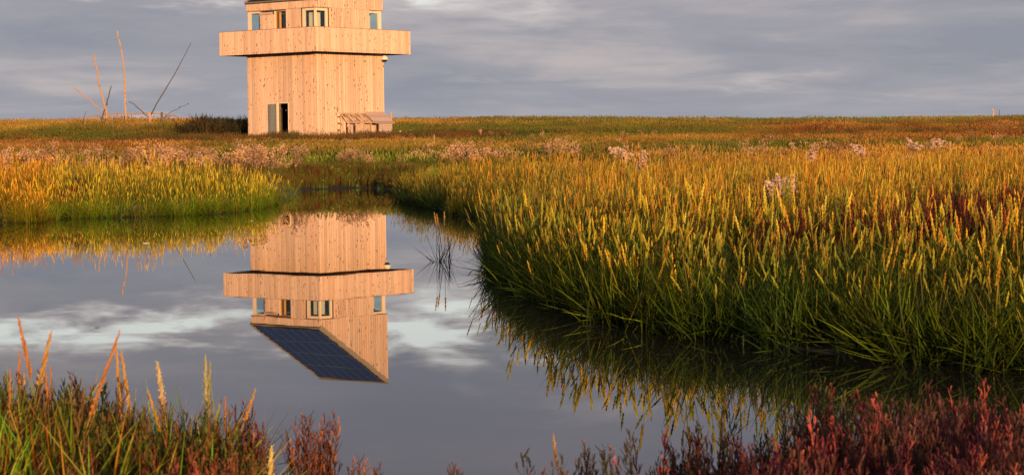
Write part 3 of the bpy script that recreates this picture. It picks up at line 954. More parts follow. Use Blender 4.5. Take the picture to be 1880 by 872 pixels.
def v_aster(i, fine=False):
    s = PM()
    for k in range(5):
        x, y = U(-.12, .12), U(-.12, .12); h = U(.40, .62); az = U(0, 6.28); ln = U(0, .2)
        h *= 1.08; p = s.ribbon((x, y, -.02), az, ln, .05, h, .007, (.10, .07, .03), (.20, .10, .05), 2, .3)
        for q in range(5):
            f = U(.15, .8)
            s.ribbon((x, y, h * f), U(0, 6.28), U(.4, 1), .4, U(.10, .18), .012, (.06, .07, .02), (.22, .12, .04), 2)
        for q in range(9 if not fine else 13):
            a = U(0, 6.28); L = U(.04, .17); f = U(.76, 1.0)
            b0 = (x + (p[0] - x) * f, y + (p[1] - y) * f, h * f)
            t = s.ribbon(b0, a, U(.3, .8), -.3, L, .004, (.2, .12, .06), (.3, .2, .12), 2, .3)
            for e in range(2): s.puff(t + np.array([U(-.015, .015), U(-.015, .015), U(-.005, .015)]), U(.010, .021), random.choice([(.58, .42, .31), (.40, .26, .17), (.72, .57, .46), (.62, .46, .36)]))
    return s


def plume(s, x, y, h, az, lean, c, dens=1.0, w=.0042):
    """one upright glasswort plume: a stem with ranks of short fleshy side shoots"""
    d = np.array([math.cos(az) * math.sin(lean), math.sin(az) * math.sin(lean), math.cos(lean)])
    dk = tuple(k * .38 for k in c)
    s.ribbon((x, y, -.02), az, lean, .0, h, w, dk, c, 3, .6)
    n = int(h / .013 * dens)
    for i in range(n):
        f = .22 + .78 * i / n; q = np.array([x, y, 0]) + d * h * f
        L = (.052 * (1 - f) ** .6 + .010) * U(.7, 1.3); a = i * 2.4 + U(-.4, .4); k = U(.65, 1.25)
        k *= .55 + .75 * f; cc = tuple(min(.9, e * k) for e in c)
        e = s.ribbon(q, a, U(.35, .75), -.35, L, w * .95, dk, cc, 2, .35)
        if L > .028:
            for j in range(2):
                s.ribbon(q + (e - q) * U(.4, .8), a + U(-1.4, 1.4), U(.1, .6), -.2, L * .42, w * .8, cc, cc, 1, .3)


def v_glass_near(i):
    s = PM()
    for k in range(6):
        c = random.choice([(1, 1, 1), (.75, .8, .75), (1.3, .95, .9), (.6, .9, .55), (1, 1, 1)])
        plume(s, U(-.07, .07), U(-.07, .07), U(.14, .36), U(0, 6.28), abs(random.gauss(0, .14)), c, 1.15, .0044)
    return s


def v_glass(i):
    s = PM()
    for k in range(9):
        c = random.choice([(1, 1, 1), (.8, .75, .8), (1.25, .9, .8), (.7, .8, .6)])
        plume(s, U(-.06, .06), U(-.06, .06), U(.16, .34), U(0, 6.28), abs(random.gauss(0, .16)), c, .8)
    return s


def variants(fn, n, name):
    col = bpy.data.collections.new(name + '_kinds')
    for i in range(n):
        me = fn(i).mesh(name, M_PLANT)
        o = bpy.data.objects.new('%s_kind_%02d' % (name, i), me); col.objects.link(o)
    return col


K_CORD = variants(v_cord, 9, 'cordgrass'); K_LEAF = variants(v_leafy, 7, 'leafy_cordgrass'); K_BLADE = variants(lambda i: v_leafy(i, False), 5, 'leaf_blades'); K_MEAD = variants(v_meadow, 7, 'meadow_grass')
K_CORDN = variants(v_cord_near, 12, 'near_cordgrass'); K_LEAFN = variants(v_leafy_near, 9, 'near_leafy_cordgrass'); K_BUSH = variants(v_bush, 6, 'sea_blite'); K_ASTER = variants(v_aster, 8, 'sea_aster'); K_GLASS = variants(v_glass, 9, 'glasswort'); K_GLASSN = variants(v_glass_near, 10, 'near_glasswort')


def gn_tree(col):
    nt = bpy.data.node_groups.new('scatter', 'GeometryNodeTree')
    nt.interface.new_socket('Geometry', in_out='INPUT', socket_type='NodeSocketGeometry')
    nt.interface.new_socket('Geometry', in_out='OUTPUT', socket_type='NodeSocketGeometry')
    N = nt.nodes.new; L = nt.links.new
    gi = N('NodeGroupInput'); go = N('NodeGroupOutput')
    iop = N('GeometryNodeInstanceOnPoints'); ci = N('GeometryNodeCollectionInfo')
    ci.inputs['Collection'].default_value = col; ci.inputs['Separate Children'].default_value = True; ci.inputs['Reset Children'].default_value = True

    def attr(name, typ):
        a = N('GeometryNodeInputNamedAttribute'); a.data_type = typ; a.inputs[0].default_value = name
        return [q for q in a.outputs if q.enabled and q.name == 'Attribute'][0]
    e2r = N('FunctionNodeEulerToRotation'); L(attr('rot', 'FLOAT_VECTOR'), e2r.inputs[0])
    m2p = N('GeometryNodeMeshToPoints')
    L(gi.outputs[0], m2p.inputs['Mesh']); L(m2p.outputs[0], iop.inputs['Points']); L(ci.outputs[0], iop.inputs['Instance'])
    iop.inputs['Pick Instance'].default_value = True
    L(attr('kindnr', 'INT'), iop.inputs['Instance Index']); L(e2r.outputs[0], iop.inputs['Rotation']); L(attr('scl', 'FLOAT_VECTOR'), iop.inputs['Scale'])
    L(iop.outputs[0], go.inputs[0])
    return nt


COUNT = {}


def mass(name, label, cat, col, P, scl, tint, tilt=.12, nv=None):
    """P (n,3), scl (n,) or (n,3), tint (n,3)"""
    n = len(P)
    if n == 0: return
    COUNT[name] = COUNT.get(name, 0) + n
    me = bpy.data.meshes.new(name); me.vertices.add(n); me.vertices.foreach_set('co', np.asarray(P, np.float32).ravel())
    rot = np.stack([rng.normal(0, tilt, n), rng.normal(0, tilt, n), rng.uniform(0, 6.283, n)], 1).astype(np.float32)
    scl = np.asarray(scl, np.float32)
    if scl.ndim == 1: scl = np.repeat(scl[:, None], 3, 1)
    a = me.attributes.new('rot', 'FLOAT_VECTOR', 'POINT'); a.data.foreach_set('vector', rot.ravel())
    a = me.attributes.new('scl', 'FLOAT_VECTOR', 'POINT'); a.data.foreach_set('vector', scl.ravel())
    a = me.attributes.new('kindnr', 'INT', 'POINT'); a.data.foreach_set('value', rng.integers(0, len(col.objects), n).astype(np.int32))
    t4 = np.ones((n, 4), np.float32); t4[:, :3] = tint
    a = me.attributes.new('tint', 'FLOAT_COLOR', 'POINT'); a.data.foreach_set('color', t4.ravel())
    me.materials.append(M_PLANT)
    o = bpy.data.objects.new(name, me); COL.objects.link(o)
    md = o.modifiers.new('scatter', 'NODES'); md.node_group = gn_tree(col)
    tag(o, label, cat, kind='stuff')
    return o


def scatter(x0, x1, y0, y1, dens, fov=.275, pad=1.5):
    """random points over the wedge the camera sees"""
    area = (x1 - x0) * (y1 - y0); n = int(area * dens)
    x = rng.uniform(x0, x1, n); y = rng.uniform(y0, y1, n)
    k = np.abs(x) < y * fov + pad
    return x[k], y[k]


def lerp3(a, b, f): return np.asarray(a)[None, :] * (1 - f[:, None]) + np.asarray(b)[None, :] * f[:, None]


# ---- cordgrass on both banks
def plant_cordgrass():
    for name, label, side in (('cordgrass', 'tall golden-headed cordgrass covering the right bank of the pond', 1), ('cordgrass', 'green and gold cordgrass fringing the left bank of the pond', -1)):
        Ps = []; S = []; T = []; Pl = []; Sl = []; Tl = []
        for (ya, yb, dn) in ((8.3, 22, 62), (22, 34, 50), (34, 47, 34), (47, 56, 18)):
            x, y = scatter(-17, 17, ya, yb, dn)
            k = (x > -3.0 + 0 * x) if side > 0 else (x <= -3.0)
            if side > 0: k = (x > np.interp(y, [8, 30, 56], [-3, -3, -3.3]))
            else: k = x <= np.interp(y, [8, 30, 56], [-3, -3, -3.3])
            x, y = x[k], y[k]; sdv = pond_sd(x, y); k = sdv > -.07; x, y, sdv = x[k], y[k], sdv[k]
            # the field ends toward the asters
            end = (43 + 3 * fbm(x * .2, y * 0 + 1, 5)) if side > 0 else (40.5 + 2.0 * fbm(x * .2, y * 0 + 1, 6))
            keep = rng.random(len(x)) < 1 - ss(y, end - 2, end + 1)
            if side > 0:   # sunken red patch
                pd = np.hypot((x - 2.5) / 1.5, (y - 13.6) / .6); keep &= (pd > .95) | (rng.random(len(x)) < .42)
                pd = np.hypot((x - 3.8) / 1.2, (y - 16.4) / 1.2); keep &= (pd > .9) | (rng.random(len(x)) < .45)
                keep &= ~((y > 49) & (x < -1))
                keep &= ~(np.hypot(x + 3.2, y - 52) < 2)
            else: keep &= ~((y > 40.5) & (x > -6.2) & (rng.random(len(x)) < .7))
            if side > 0: keep &= (sdv > -.02 + .08 * ss(y, 14, 16) * (1 - ss(y, 27, 29))); keep &= rng.random(len(x)) < np.clip(.30 + 2.2 * (fbm(x * 1.1, y * .7, 17) - .32) + 1.0 * (1 - ss(sdv, .4, 1.1)), .38, 1)
            x, y, sdv = x[keep], y[keep], sdv[keep]; z = np.maximum(height(x, y, sdv), -.02)
            n = len(x); f = fbm(x * .6, y * .6, 21); g = fbm(x * 1.7, y * 1.7, 33)
            edge = 1 - ss(sdv, .25, .95)
            isleaf = rng.random(n) < np.clip(edge * .45 + (g - .5) * .5 + (.12 if side > 0 else .32), 0, 1)
            s = (.50 + .42 * f + rng.normal(0, .09, n)) * (1 - .18 * (1 - ss(sdv, .2, 1.4))) * np.interp(y, [9, 14, 22, 40], [1.04, 1.0, .98, 1.0]) * (1.0 if side > 0 else 1.1)
            if side > 0: t = lerp3((1.14, .98, .42), (.66, .86, .55), np.clip(g * 1.6 - .4, 0, 1))
            else:
                # far left stand is drier and redder
                dry = ss(-x / y, .198, .222)
                t = lerp3((1.25, 1.35, .55), (1.6, 1.15, .42), np.clip(dry * .9 + (g - .5), 0, 1))
            t = t * rng.uniform(.6, 1.3, (n, 1))
            if side > 0: t = t * np.interp(y, [9, 16, 26], [.95, .95, 1.0])[:, None]
            Ps.append(np.stack([x, y, z], 1)[~isleaf]); S.append(s[~isleaf]); T.append((t * np.array([.95, 1., 1.]))[~isleaf])
            Pl.append(np.stack([x, y, z], 1)[isleaf]); Sl.append((s * .95)[isleaf]); Tl.append((t * (np.array([.58, .78, .8]) if side > 0 else np.array([.95, 1.15, .9])))[isleaf])  # right-bank leaves tinted darker: shade low in the grass put into the colour
            # extra droopy leaves right at the edge
            if yb < 60:
                R_ = 4 if (ya < 20 and side > 0) else 2
                k = (sdv < (.40 if R_ == 4 else .30)); xe = np.repeat(x[k], R_) + rng.normal(0, .07, R_ * k.sum()); ye = np.repeat(y[k], R_) + rng.normal(0, .08, R_ * k.sum())
                te = np.repeat(t[k], R_, 0) * (np.array([.52, .72, .8]) if side > 0 else np.array([.95, 1.15, .9])); ze = height(xe, ye)  # edge leaves on the right carry shade in their tint as well
                xe = xe; kk = ze > -.30
                Pl.append(np.stack([xe, ye, np.maximum(ze, -.01)], 1)[kk]); Sl.append(rng.uniform(.6, .95, kk.sum())); Tl.append(te[kk])
        if side > 0:
            Pc, Sc, Tc = (np.concatenate(q) for q in (Ps, S, T)); nr_ = Pc[:, 1] < 17; q = nr_ & (rng.random(len(Pc)) < .62)
            mass('near_cordgrass', 'coarse golden-headed cordgrass at the front of the right bank', 'grass', K_CORDN, Pc[q], Sc[q] * 1.12, Tc[q] * np.array((1.1, 1.15, 1.0)), .12)
            Ps, S, T = [Pc[~nr_]], [Sc[~nr_]], [Tc[~nr_]]
            Pc, Sc, Tc = (np.concatenate(q) for q in (Pl, Sl, Tl)); nr_ = Pc[:, 1] < 17; q = nr_ & (rng.random(len(Pc)) < .85)
            mass('near_leafy_cordgrass', 'broad tangled green blades hanging over the water at the right bank', 'grass', K_LEAFN, Pc[q], Sc[q] * 1.1, Tc[q] * np.array((1.2, 1.2, 1.0)), .25)
            Pl, Sl, Tl = [Pc[~nr_]], [Sc[~nr_]], [Tc[~nr_]]
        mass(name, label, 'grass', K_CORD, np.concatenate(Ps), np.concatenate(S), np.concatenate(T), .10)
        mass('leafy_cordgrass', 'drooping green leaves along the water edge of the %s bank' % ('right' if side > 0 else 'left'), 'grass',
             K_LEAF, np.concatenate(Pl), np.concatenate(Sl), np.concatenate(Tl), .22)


plant_cordgrass()


# footprint to keep free of plants
def in_tower(x, y, m=.15):
    dx, dy = x - CEN.x, y - CEN.y
    a = dx * NR.x + dy * NR.y; b_ = dx * ER.x + dy * ER.y
    return ((np.abs(a) < HS + m) & (np.abs(b_) < HS + m)) | ((a > HS) & (a < HS + 1.0) & (b_ > -HS + 1.9) & (b_ < HS))


# ---- sea aster belt behind the banks
def plant_aster():
    Ps = []; S = []; T = []
    for ya, yb, dn in ((40, 64, 4.4), (64, 84, 2.2), (84, 130, 1.0)):
        x, y = scatter(-40, 40, ya, yb, dn)
        sdv = pond_sd(x, y)
        u = x / y
        belt = np.where(u < -.045, ss(y, 41, 44) * (1 - ss(y, 60, 74)), ss(y, 50, 56) * (1 - ss(y, 64, 80)))
        n1 = fbm(x * .75, y * .3, 41); n2 = fbm(x * .12, y * .12, 44)
        right = np.where(u > .03, .22 * (n2 > .5), np.where(u > -.06, .6, .8))
        pr = .55 * belt * right * np.clip((n1 - .44) * 6.0, 0.08, 1) + .05 * (n1 > .62)
        k = (sdv > .5) & (rng.random(len(x)) < pr); x, y = x[k], y[k]
        Ps.append(np.stack([x, y, height(x, y, sdv[k])], 1)); S.append(rng.uniform(.6, 1.2, len(x)))
        T.append(lerp3((.95, .80, .60), (1.2, 1.05, .85), rng.random(len(x))) * rng.uniform(.55, 1.25, (len(x), 1)))
    mass('sea_aster', 'belt of fluffy pinkish seeded sea asters behind the grass banks', 'flowers', K_ASTER, np.concatenate(Ps), np.concatenate(S), np.concatenate(T), .1)


plant_aster()


# ---- meadow running back to the skyline
def plant_meadow():
    Ps = []; S = []; T = []
    for ya, yb, dn, sc in ((38, 62, 6.0, .8), (62, 110, 2.6, 1.0), (110, 175, 1.7, 1.15), (175, 290, .9, 1.5)):
        w = yb * .29 + 4
        x, y = scatter(-w, w, ya, yb, dn, .285, 3)
        sdv = np.full(len(x), 50.0); q = y < 60; sdv[q] = pond_sd(x[q], y[q])
        k = (sdv > .05) & ~in_tower(x, y, -.1); x, y, sdv = x[k], y[k], sdv[k]
        n = len(x); u = x / y; n1 = fbm(x * .09, y * .05, 51); n2 = fbm(x * .35, y * .2, 55); n3 = fbm(x * .04, y * .025, 58)
        gold = np.array((.40, .26, .055)); green = np.array((.11, .15, .025)); red = np.array((.20, .075, .026)); olive = np.array((.16, .15, .035)); pale = np.array((.46, .29, .10))
        c = lerp3(green, gold, np.clip((n1 - .42) * 3.6, 0, 1))
        f = np.clip((n2 - .5) * 4, 0, 1) * .45; c = c * (1 - f[:, None]) + (red * f[:, None])
        # bright low green by the pond's head
        f = (1 - ss(np.hypot(x + 4.5, (y - 56) * .5), 3.0, 4.5)) * .9; c = c * (1 - f[:, None]) + np.array((.22, .32, .04)) * f[:, None]
        # brown-red band on the right, green top
        f = ss(u, .07, .14) * ss(y, 82, 100) * (1 - ss(y, 170, 195)) * np.clip(.55 + (n2 - .5) * 2, 0, 1); c = c * (1 - f[:, None]) + np.array((.17, .062, .022)) * f[:, None]
        f = ss(u, -.06, .06) * ss(y, 168, 195) * .9; c = c * (1 - f[:, None]) + np.array((.12, .145, .035)) * f[:, None]
        # brown at left under the poles, gold on the left skyline
        f = ss(-u, .13, .15) * ss(y, 75, 90) * (1 - ss(y, 150, 165)) * np.clip(.5 + (n3 - .5) * 3, 0, 1) * .8; c = c * (1 - f[:, None]) + np.array((.20, .10, .03)) * f[:, None]
        f = ss(-u, .12, .2) * ss(y, 165, 200) * .7; c = c * (1 - f[:, None]) + np.array((.30, .235, .06)) * f[:, None]
        # pale tussocks
        f = (1 - ss(np.hypot((x + 15.3) / 1.6, (y - 95) / 4), .7, 1.1)); c = c * (1 - f[:, None]) + pale * f[:, None]
        f = np.clip((fbm(x * .22, y * .1, 77) - .66) * 8, 0, 1) * .7; c = c * (1 - f[:, None]) + pale * f[:, None]
        c = c * rng.uniform(.72, 1.25, (n, 1))
        s = sc * (.7 + .6 * n2) * np.where((np.abs(x + 4.5) < 4) & (y < 60), .55, 1)
        near = 1 - ss(y, 44, 60); s = s * (1 - .35 * near) * (1 - .3 * ss(y, 100, 118) * (1 - ss(y, 146, 155)))
        z = height(x, y, sdv)
        Ps.append(np.stack([x, y, z], 1)); S.append(np.stack([s * 1.1, s * 1.1, s * np.interp(y, [60, 280], [1, .95])], 1)); T.append(c)
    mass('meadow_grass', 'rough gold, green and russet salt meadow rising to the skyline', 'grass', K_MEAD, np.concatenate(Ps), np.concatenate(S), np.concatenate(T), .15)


plant_meadow()


# ---- twiggy bushes: dark thicket left of the tower, russet skirt at its foot, scattered
def plant_bush():
    x = rng.uniform(-26.5, -15.5, 1500); y = rng.uniform(150, 166, 1500)
    k = (x / y > -.152 + (rng.random(len(x)) ** 2) * .03) & ~in_tower(x, y, .3); x, y = x[k], y[k]
    z = height(x, y, np.full(len(x), 50.0)); n = len(x)
    s = rng.uniform(.9, 2.2, n) * (.62 + .62 * fbm(x * .55, y * .35, 63)) * np.interp(x / y, [-.155, -.14], [.7, 1.0])
    mass('dark_thicket', 'dark green thicket of dense scrub left of the tower', 'bushes', K_BUSH, np.stack([x, y, z], 1), s,
         lerp3((.035, .045, .016), (.10, .055, .022), rng.random(n) * .8) * rng.uniform(.6, 1.6, (n, 1)), .14)
    x = rng.uniform(-24, 0, 2600); y = rng.uniform(122, 143.5, 2600)
    dd = (y - CEN.y) + np.abs(x - CEN.x + .6) * .9   # toward the viewer of the two faces
    k = ~in_tower(x, y, .1) & (rng.random(len(x)) < .42 + .5 * (dd > -8))
    x, y = x[k], y[k]; n = len(x); z = height(x, y, np.full(n, 50.0)); f = fbm(x * .4, y * .3, 66)
    mass('sea_blite', 'russet twiggy sea-blite round the foot of the tower', 'bushes', K_BUSH, np.stack([x, y, z], 1), rng.uniform(.5, 1.05, n) * (.6 + .8 * f),
         lerp3((.26, .10, .035), (.13, .12, .03), np.clip(f * 2 - .5, 0, 1)) * rng.uniform(.7, 1.2, (n, 1)), .12)
    xs = []; ys = []
    for _ in range(60):
        cy = rng.uniform(64, 225); cx = rng.uniform(-.25, .25) * cy; m = int(rng.integers(5, 26)); r = rng.uniform(.5, 2.2)
        xs.append(cx + rng.normal(0, r, m)); ys.append(cy + rng.normal(0, r, m))
    cx = at(985, 240, 150).x; xs.append(cx + rng.normal(0, 1.0, 26)); ys.append(150 + rng.normal(0, 1.0, 26))
    cx = at(945, 250, 110).x; xs.append(cx + rng.normal(0, 1.4, 40)); ys.append(110 + rng.normal(0, 1.0, 40))
    x = np.concatenate(xs); y = np.concatenate(ys); k = ~in_tower(x, y, .3); x, y = x[k], y[k]; n = len(x); f = fbm(x * .08, y * .08, 71)
    mass('scattered_blite', 'scattered dark russet and green scrub over the far meadow', 'bushes', K_BUSH, np.stack([x, y, height(x, y, np.full(n, 50.0))], 1), rng.uniform(.5, .95, n),
         lerp3((.12, .045, .02), (.06, .085, .02), (f > .5) * 1.0) * rng.uniform(.7, 1.2, (n, 1)), .12)


plant_bush()


# ---- red glasswort: foreground, right patch, pond head
def plant_glasswort():
    # foreground right
    x = rng.uniform(-.2, 2.6, 5200); y = rng.uniform(3.6, 7.6, 5200); sdv = pond_sd(x, y)
    dens = np.interp(x, [-.2, .1, .5, 1.0, 2.6], [.10, .22, .42, .6, .6])
    k = (sdv > .03) & (rng.random(len(x)) < dens) & (x / y > .012); x, y, sdv = x[k], y[k], sdv[k]; n = len(x)
    f = fbm(x * 2.5, y * 2.5, 81); g = fbm(x * 1.1, y * 1.1, 84)
    s = np.interp(x, [-.2, .2, .6, 1.2, 2.5], [.62, .95, 1.02, .92, .84]) * (.42 + .8 * f) * rng.uniform(.8, 1.15, n)
    t = lerp3((.30, .05, .095), (.13, .09, .055), np.clip((f - .35) * 3, 0, 1)); t = t * (1 - ss(g, .55, .7)[:, None] * .8) + np.array((.13, .13, .06)) * (ss(g, .55, .7)[:, None] * .6)
    hot = rng.random(n) < .2; t[hot] = np.array((.55, .12, .10)); t = t * rng.uniform(.3, 1.35, (n, 1))
    P1 = np.stack([x, y, height(x, y, sdv)], 1)
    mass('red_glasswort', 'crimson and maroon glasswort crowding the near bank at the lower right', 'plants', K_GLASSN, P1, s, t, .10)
    # foreground left
    x = rng.uniform(-2.4, -.45, 2900); y = rng.uniform(3.6, 6.6, 2900); sdv = pond_sd(x, y)
    k = (sdv > .03) & (x / y < -.125) & (rng.random(len(x)) < .75); x, y, sdv = x[k], y[k], sdv[k]; n = len(x); f = fbm(x * 2.5, y * 2.5, 91)
    s = np.interp(x, [-2, -1.3, -.8, -.6, -.45], [.95, .92, .9, .95, .7]) * (.45 + .8 * f) * rng.uniform(.8, 1.15, n)
    t = lerp3((.36, .055, .065), (.24, .13, .045), np.clip((f - .3) * 3, 0, 1)); gr = rng.random(n) < np.interp(x, [-1.5, -.9, -.6], [.5, .35, .2]); t[gr] = np.array((.13, .15, .03))
    t = t * rng.uniform(.6, 1.25, (n, 1))
    mass('brown_glasswort', 'russet and green glasswort on the near bank at the lower left', 'plants', K_GLASSN, np.stack([x, y, height(x, y, sdv)], 1), s, t, .10)
    x = rng.uniform(-2.6, -.6, 1500); y = rng.uniform(4.2, 6.6, 1500); sdv = pond_sd(x, y)
    k = (sdv > .02) & (x / y < -.13) & (rng.random(len(x)) < np.interp(x, [-2, -1.1, -.9, -.6], [1, .9, .5, .15])); x, y, sdv = x[k], y[k], sdv[k]; n = len(x)
    mass('near_leafy_grass', 'green grass blades among the glasswort at the lower left', 'grass', K_BLADE, np.stack([x, y, height(x, y, sdv)], 1), rng.uniform(.55, 1.0, n),
         np.array((1.7, 1.6, .8)) * rng.uniform(.6, 1.4, (n, 1)), .10)
    # red patches inside the right field and at the pond's head
    xs, ys, ss_ = [], [], []
    for cx, cy, rx, ry_, m, s0 in ((2.55, 14.0, 1.2, .45, 130, 1.4), (3.9, 16.8, 1.0, .9, 130, 1.5), (-4.9, 54.4, .3, .2, 18, 1.0), (-3.2, 54.6, 1.0, .2, 24, .8), (-6.85, 34.2, .15, .3, 14, 1.5)):
        xs.append(cx + rng.normal(0, rx * .5, m)); ys.append(cy + rng.normal(0, ry_ * .5, m)); ss_.append(np.full(m, s0))
    x = np.concatenate(xs); y = np.concatenate(ys); s = np.concatenate(ss_); sdv = pond_sd(x, y); k = sdv > .05; x, y, s, sdv = x[k], y[k], s[k], sdv[k]; n = len(x)
    mass('glasswort_patch', 'dark red glasswort patches showing through the cordgrass', 'plants', K_GLASS, np.stack([x, y, height(x, y, sdv)], 1), s * rng.uniform(.8, 1.2, n),
         lerp3((.34, .05, .05), (.10, .035, .022), np.clip(rng.random(n) * 1.6, 0, 1)), .16)
    # low growth on the banks at the pond's head
    x = rng.uniform(-5.6, -2.2, 1500); y = rng.uniform(51, 58, 1500); sdv = pond_sd(x, y); k = sdv > .02; x, y, sdv = x[k], y[k], sdv[k]; n = len(x)
    mass('low_saltmarsh', 'low olive and brown saltmarsh plants at the head of the pond', 'plants', K_GLASS, np.stack([x, y, height(x, y, sdv)], 1), rng.uniform(.7, 1.2, n),
         lerp3((.19, .21, .03), (.22, .13, .04), rng.random(n)), .12)


plant_glasswort()


# ------------------------------------------------------------------ single plants
def single(name, pm_parts, loc, label, cat, group=None):
    e = bpy.data.objects.new(name, None); COL.objects.link(e); e.location = loc
    tag(e, label, cat, group)
    for pn, pm in pm_parts:
        if pm.v:
            o = link(pn, pm.mesh(pn, M_PLANT1), None, e)
            if pn in ('seed_heads', 'leaves', 'flower_spikes'): o['kind'] = 'stuff'
    return e


def near_spike(tip, low, d, col, thick, label, leaves=3):
    """one foreground flowering stem, tip and lower point given where the photo shows them"""
    P1 = at(*tip, d); P0 = at(*low, d + .03)
    dirv = (P1 - P0).normalized(); gz = .08
    k = (P0.z - gz) / dirv.z; base = P0 - dirv * k
    if k < 0: base = P0.copy()
    base.z = gz - .03
    az = math.atan2(dirv.y, dirv.x); ln = math.acos(max(-1, min(1, dirv.z)))
    H = (P1 - base).length; hl = min((P1 - P0).length, H * .8)
    st = PM(); st.ribbon((0, 0, 0), az, ln, 0, H - hl * .9, .004, (.10, .10, .03), (.34, .22, .06), 3, .3)
    st.ribbon((0, 0, 0), az + .1, ln, 0, H - hl * .9, .004, (.10, .10, .03), (.34, .22, .06), 3, .3)
    hd = PM(); dv = np.array(dirv); o0 = dv * (H - hl); up = np.array([0, 0, 1.0])
    sx = np.cross(dv, up); sx /= np.linalg.norm(sx) + 1e-9; sy = np.cross(dv, sx)
    hd.spindle(o0, az, ln, hl, .0035 * thick, tuple(c * .7 for c in col), col, 12, .15)
    n = int(hl / .0046)
    for i in range(n):                       # overlapping spikelets
        f = i / n; a = (i % 4) * math.pi / 2 + U(-.3, .3); sz = .013 * (1 - .55 * f) * U(.85, 1.15)
        rr = .0045 * thick * (1 - .55 * f ** 2); p = o0 + dv * hl * f + (sx * math.cos(a) + sy * math.sin(a)) * rr * .4
        q = p + dv * sz + (sx * math.cos(a) + sy * math.sin(a)) * rr; tv = -sx * math.sin(a) + sy * math.cos(a); c = tuple(min(1, e * U(.75, 1.25)) for e in col)
        b0 = len(hd.v); mid = (p + q) / 2 + (sx * math.cos(a) + sy * math.sin(a)) * rr * .5
        for w in (p, mid + tv * sz * .22, q, mid - tv * sz * .22, mid + (sx * math.cos(a) + sy * math.sin(a)) * sz * .12): hd.v.append(tuple(w)); hd.c.append(c)
        hd.f += [(b0, b0 + 1, b0 + 4), (b0 + 1, b0 + 2, b0 + 4), (b0 + 2, b0 + 3, b0 + 4), (b0 + 3, b0, b0 + 4)]
    lv = []
    for i in range(leaves):
        f = U(.1, .6) * (H - hl); l = PM()
        l.ribbon(dv * f, U(0, 6.28), U(.3, .7), U(.1, .5), U(.12, .22), .006, (.05, .08, .02), (.2, .19, .03), 4); lv.append(('leaf', l))
    return single('flowering_cordgrass', [('stem', st), ('flower_spike', hd)] + lv, base, label, 'grass stem', 'flowering cordgrass stems on the near bank')


GO, OR, PA, YG = (.58, .33, .07), (.54, .23, .07), (.62, .50, .24), (.40, .36, .08)
SP = [((37, 578), (61, 692), 5.3, OR, 1.25, 'tall orange cordgrass spike bending left near the left edge'),
      ((89.5, 603), (66, 704), 5.2, GO, 1.3, 'thick golden spike leaning right beside the tallest orange one'),
      ((35, 639), (34, 719), 5.5, OR, .9, 'thin upright brown-orange spike below the tallest left spike'),
      ((18, 675), (17, 760), 4.9, OR, .8, 'leftmost short orange spike at the very edge'),
      ((44, 682), (46, 742), 5.6, PA, .9, 'short pale spike between the two thick left spikes'),
      ((84, 673), (90, 740), 5.3, OR, 1.0, 'short orange spike right of the leaning golden one'),
      ((93, 668), (97, 745), 5.7, OR, .8, 'slim reddish spike just behind the short orange one'),
      ((213, 601), (158, 760), 4.7, OR, 1.0, 'long reddish spike leaning strongly to the right'),
      ((213, 622), (226, 770), 5.2, GO, 1.0, 'golden spike crossing behind the tip of the long leaning one'),
      ((225, 641), (243, 765), 5.1, GO, 1.0, 'golden spike immediately right of the crossing pair'),
      ((291, 660), (303, 745), 5.2, PA, 1.5, 'pale cream ragged spike, the thickest in the left clump'),
      ((277, 712), (300, 790), 5.0, GO, .9, 'slender golden stem leaning left below the cream spike'),
      ((377, 648), (378, 740), 5.2, (.50, .46, .16), 1.1, 'straight pale green spike standing highest right of the cream one'),
      ((385, 660), (381, 740), 5.3, YG, .9, 'yellow-green spike touching the pale green one on its right'),
      ((401, 728), (385, 790), 5.3, YG, .7, 'short green stem slanting right of the twin spikes'),
      ((413, 722), (414, 780), 5.2, OR, .7, 'small faint orange spike right of the twin spikes'),
      ((463, 708), (443, 768), 5.2, GO, .8, 'thin gold spike leaning right at the end of the left clump'),
      ((497, 812), (493, 880), 4.6, (.72, .58, .20), 1.5, 'bright cream spike rising from the bottom edge near the lone bush'),
      ((466, 786), (470, 868), 4.9, OR, .8, 'dull orange stem beside the bottom cream spike'),
      ((364, 838), (378, 880), 4.6, GO, .9, 'short gold stem at the bottom edge below the twin spikes'),
      ((1018, 793), (1026, 860), 5.0, GO, .8, 'lone gold spike with thin leaves at the bottom centre'),
      ((1325, 742), (1322, 800), 6.3, GO, .7, 'small golden stem rising out of the red glasswort')]
for a in SP: near_spike(*a)


def single_bush(name, d, tips, cols, label, yb=905, cat='plant', group=None):
    P = at(sum(t[0] for t in tips) / len(tips), yb, d); base = Vector((P.x, d, .04)); parts = []
    for i, (u, v) in enumerate(tips):
        T_ = at(u, v, d + U(-.05, .05)) - base; s = PM()
        x0 = T_.x * .35 + U(-.01, .01); y0 = T_.y * .4; dv = Vector((T_.x - x0, T_.y - y0, T_.z)); h = dv.length
        plume(s, x0, y0, h, math.atan2(dv.y, dv.x), math.acos(max(-1, min(1, dv.z / h))), cols[i % len(cols)], 1.4, .0038)
        parts.append(('branch', s))
    return single(name, parts, base, label, cat, group)


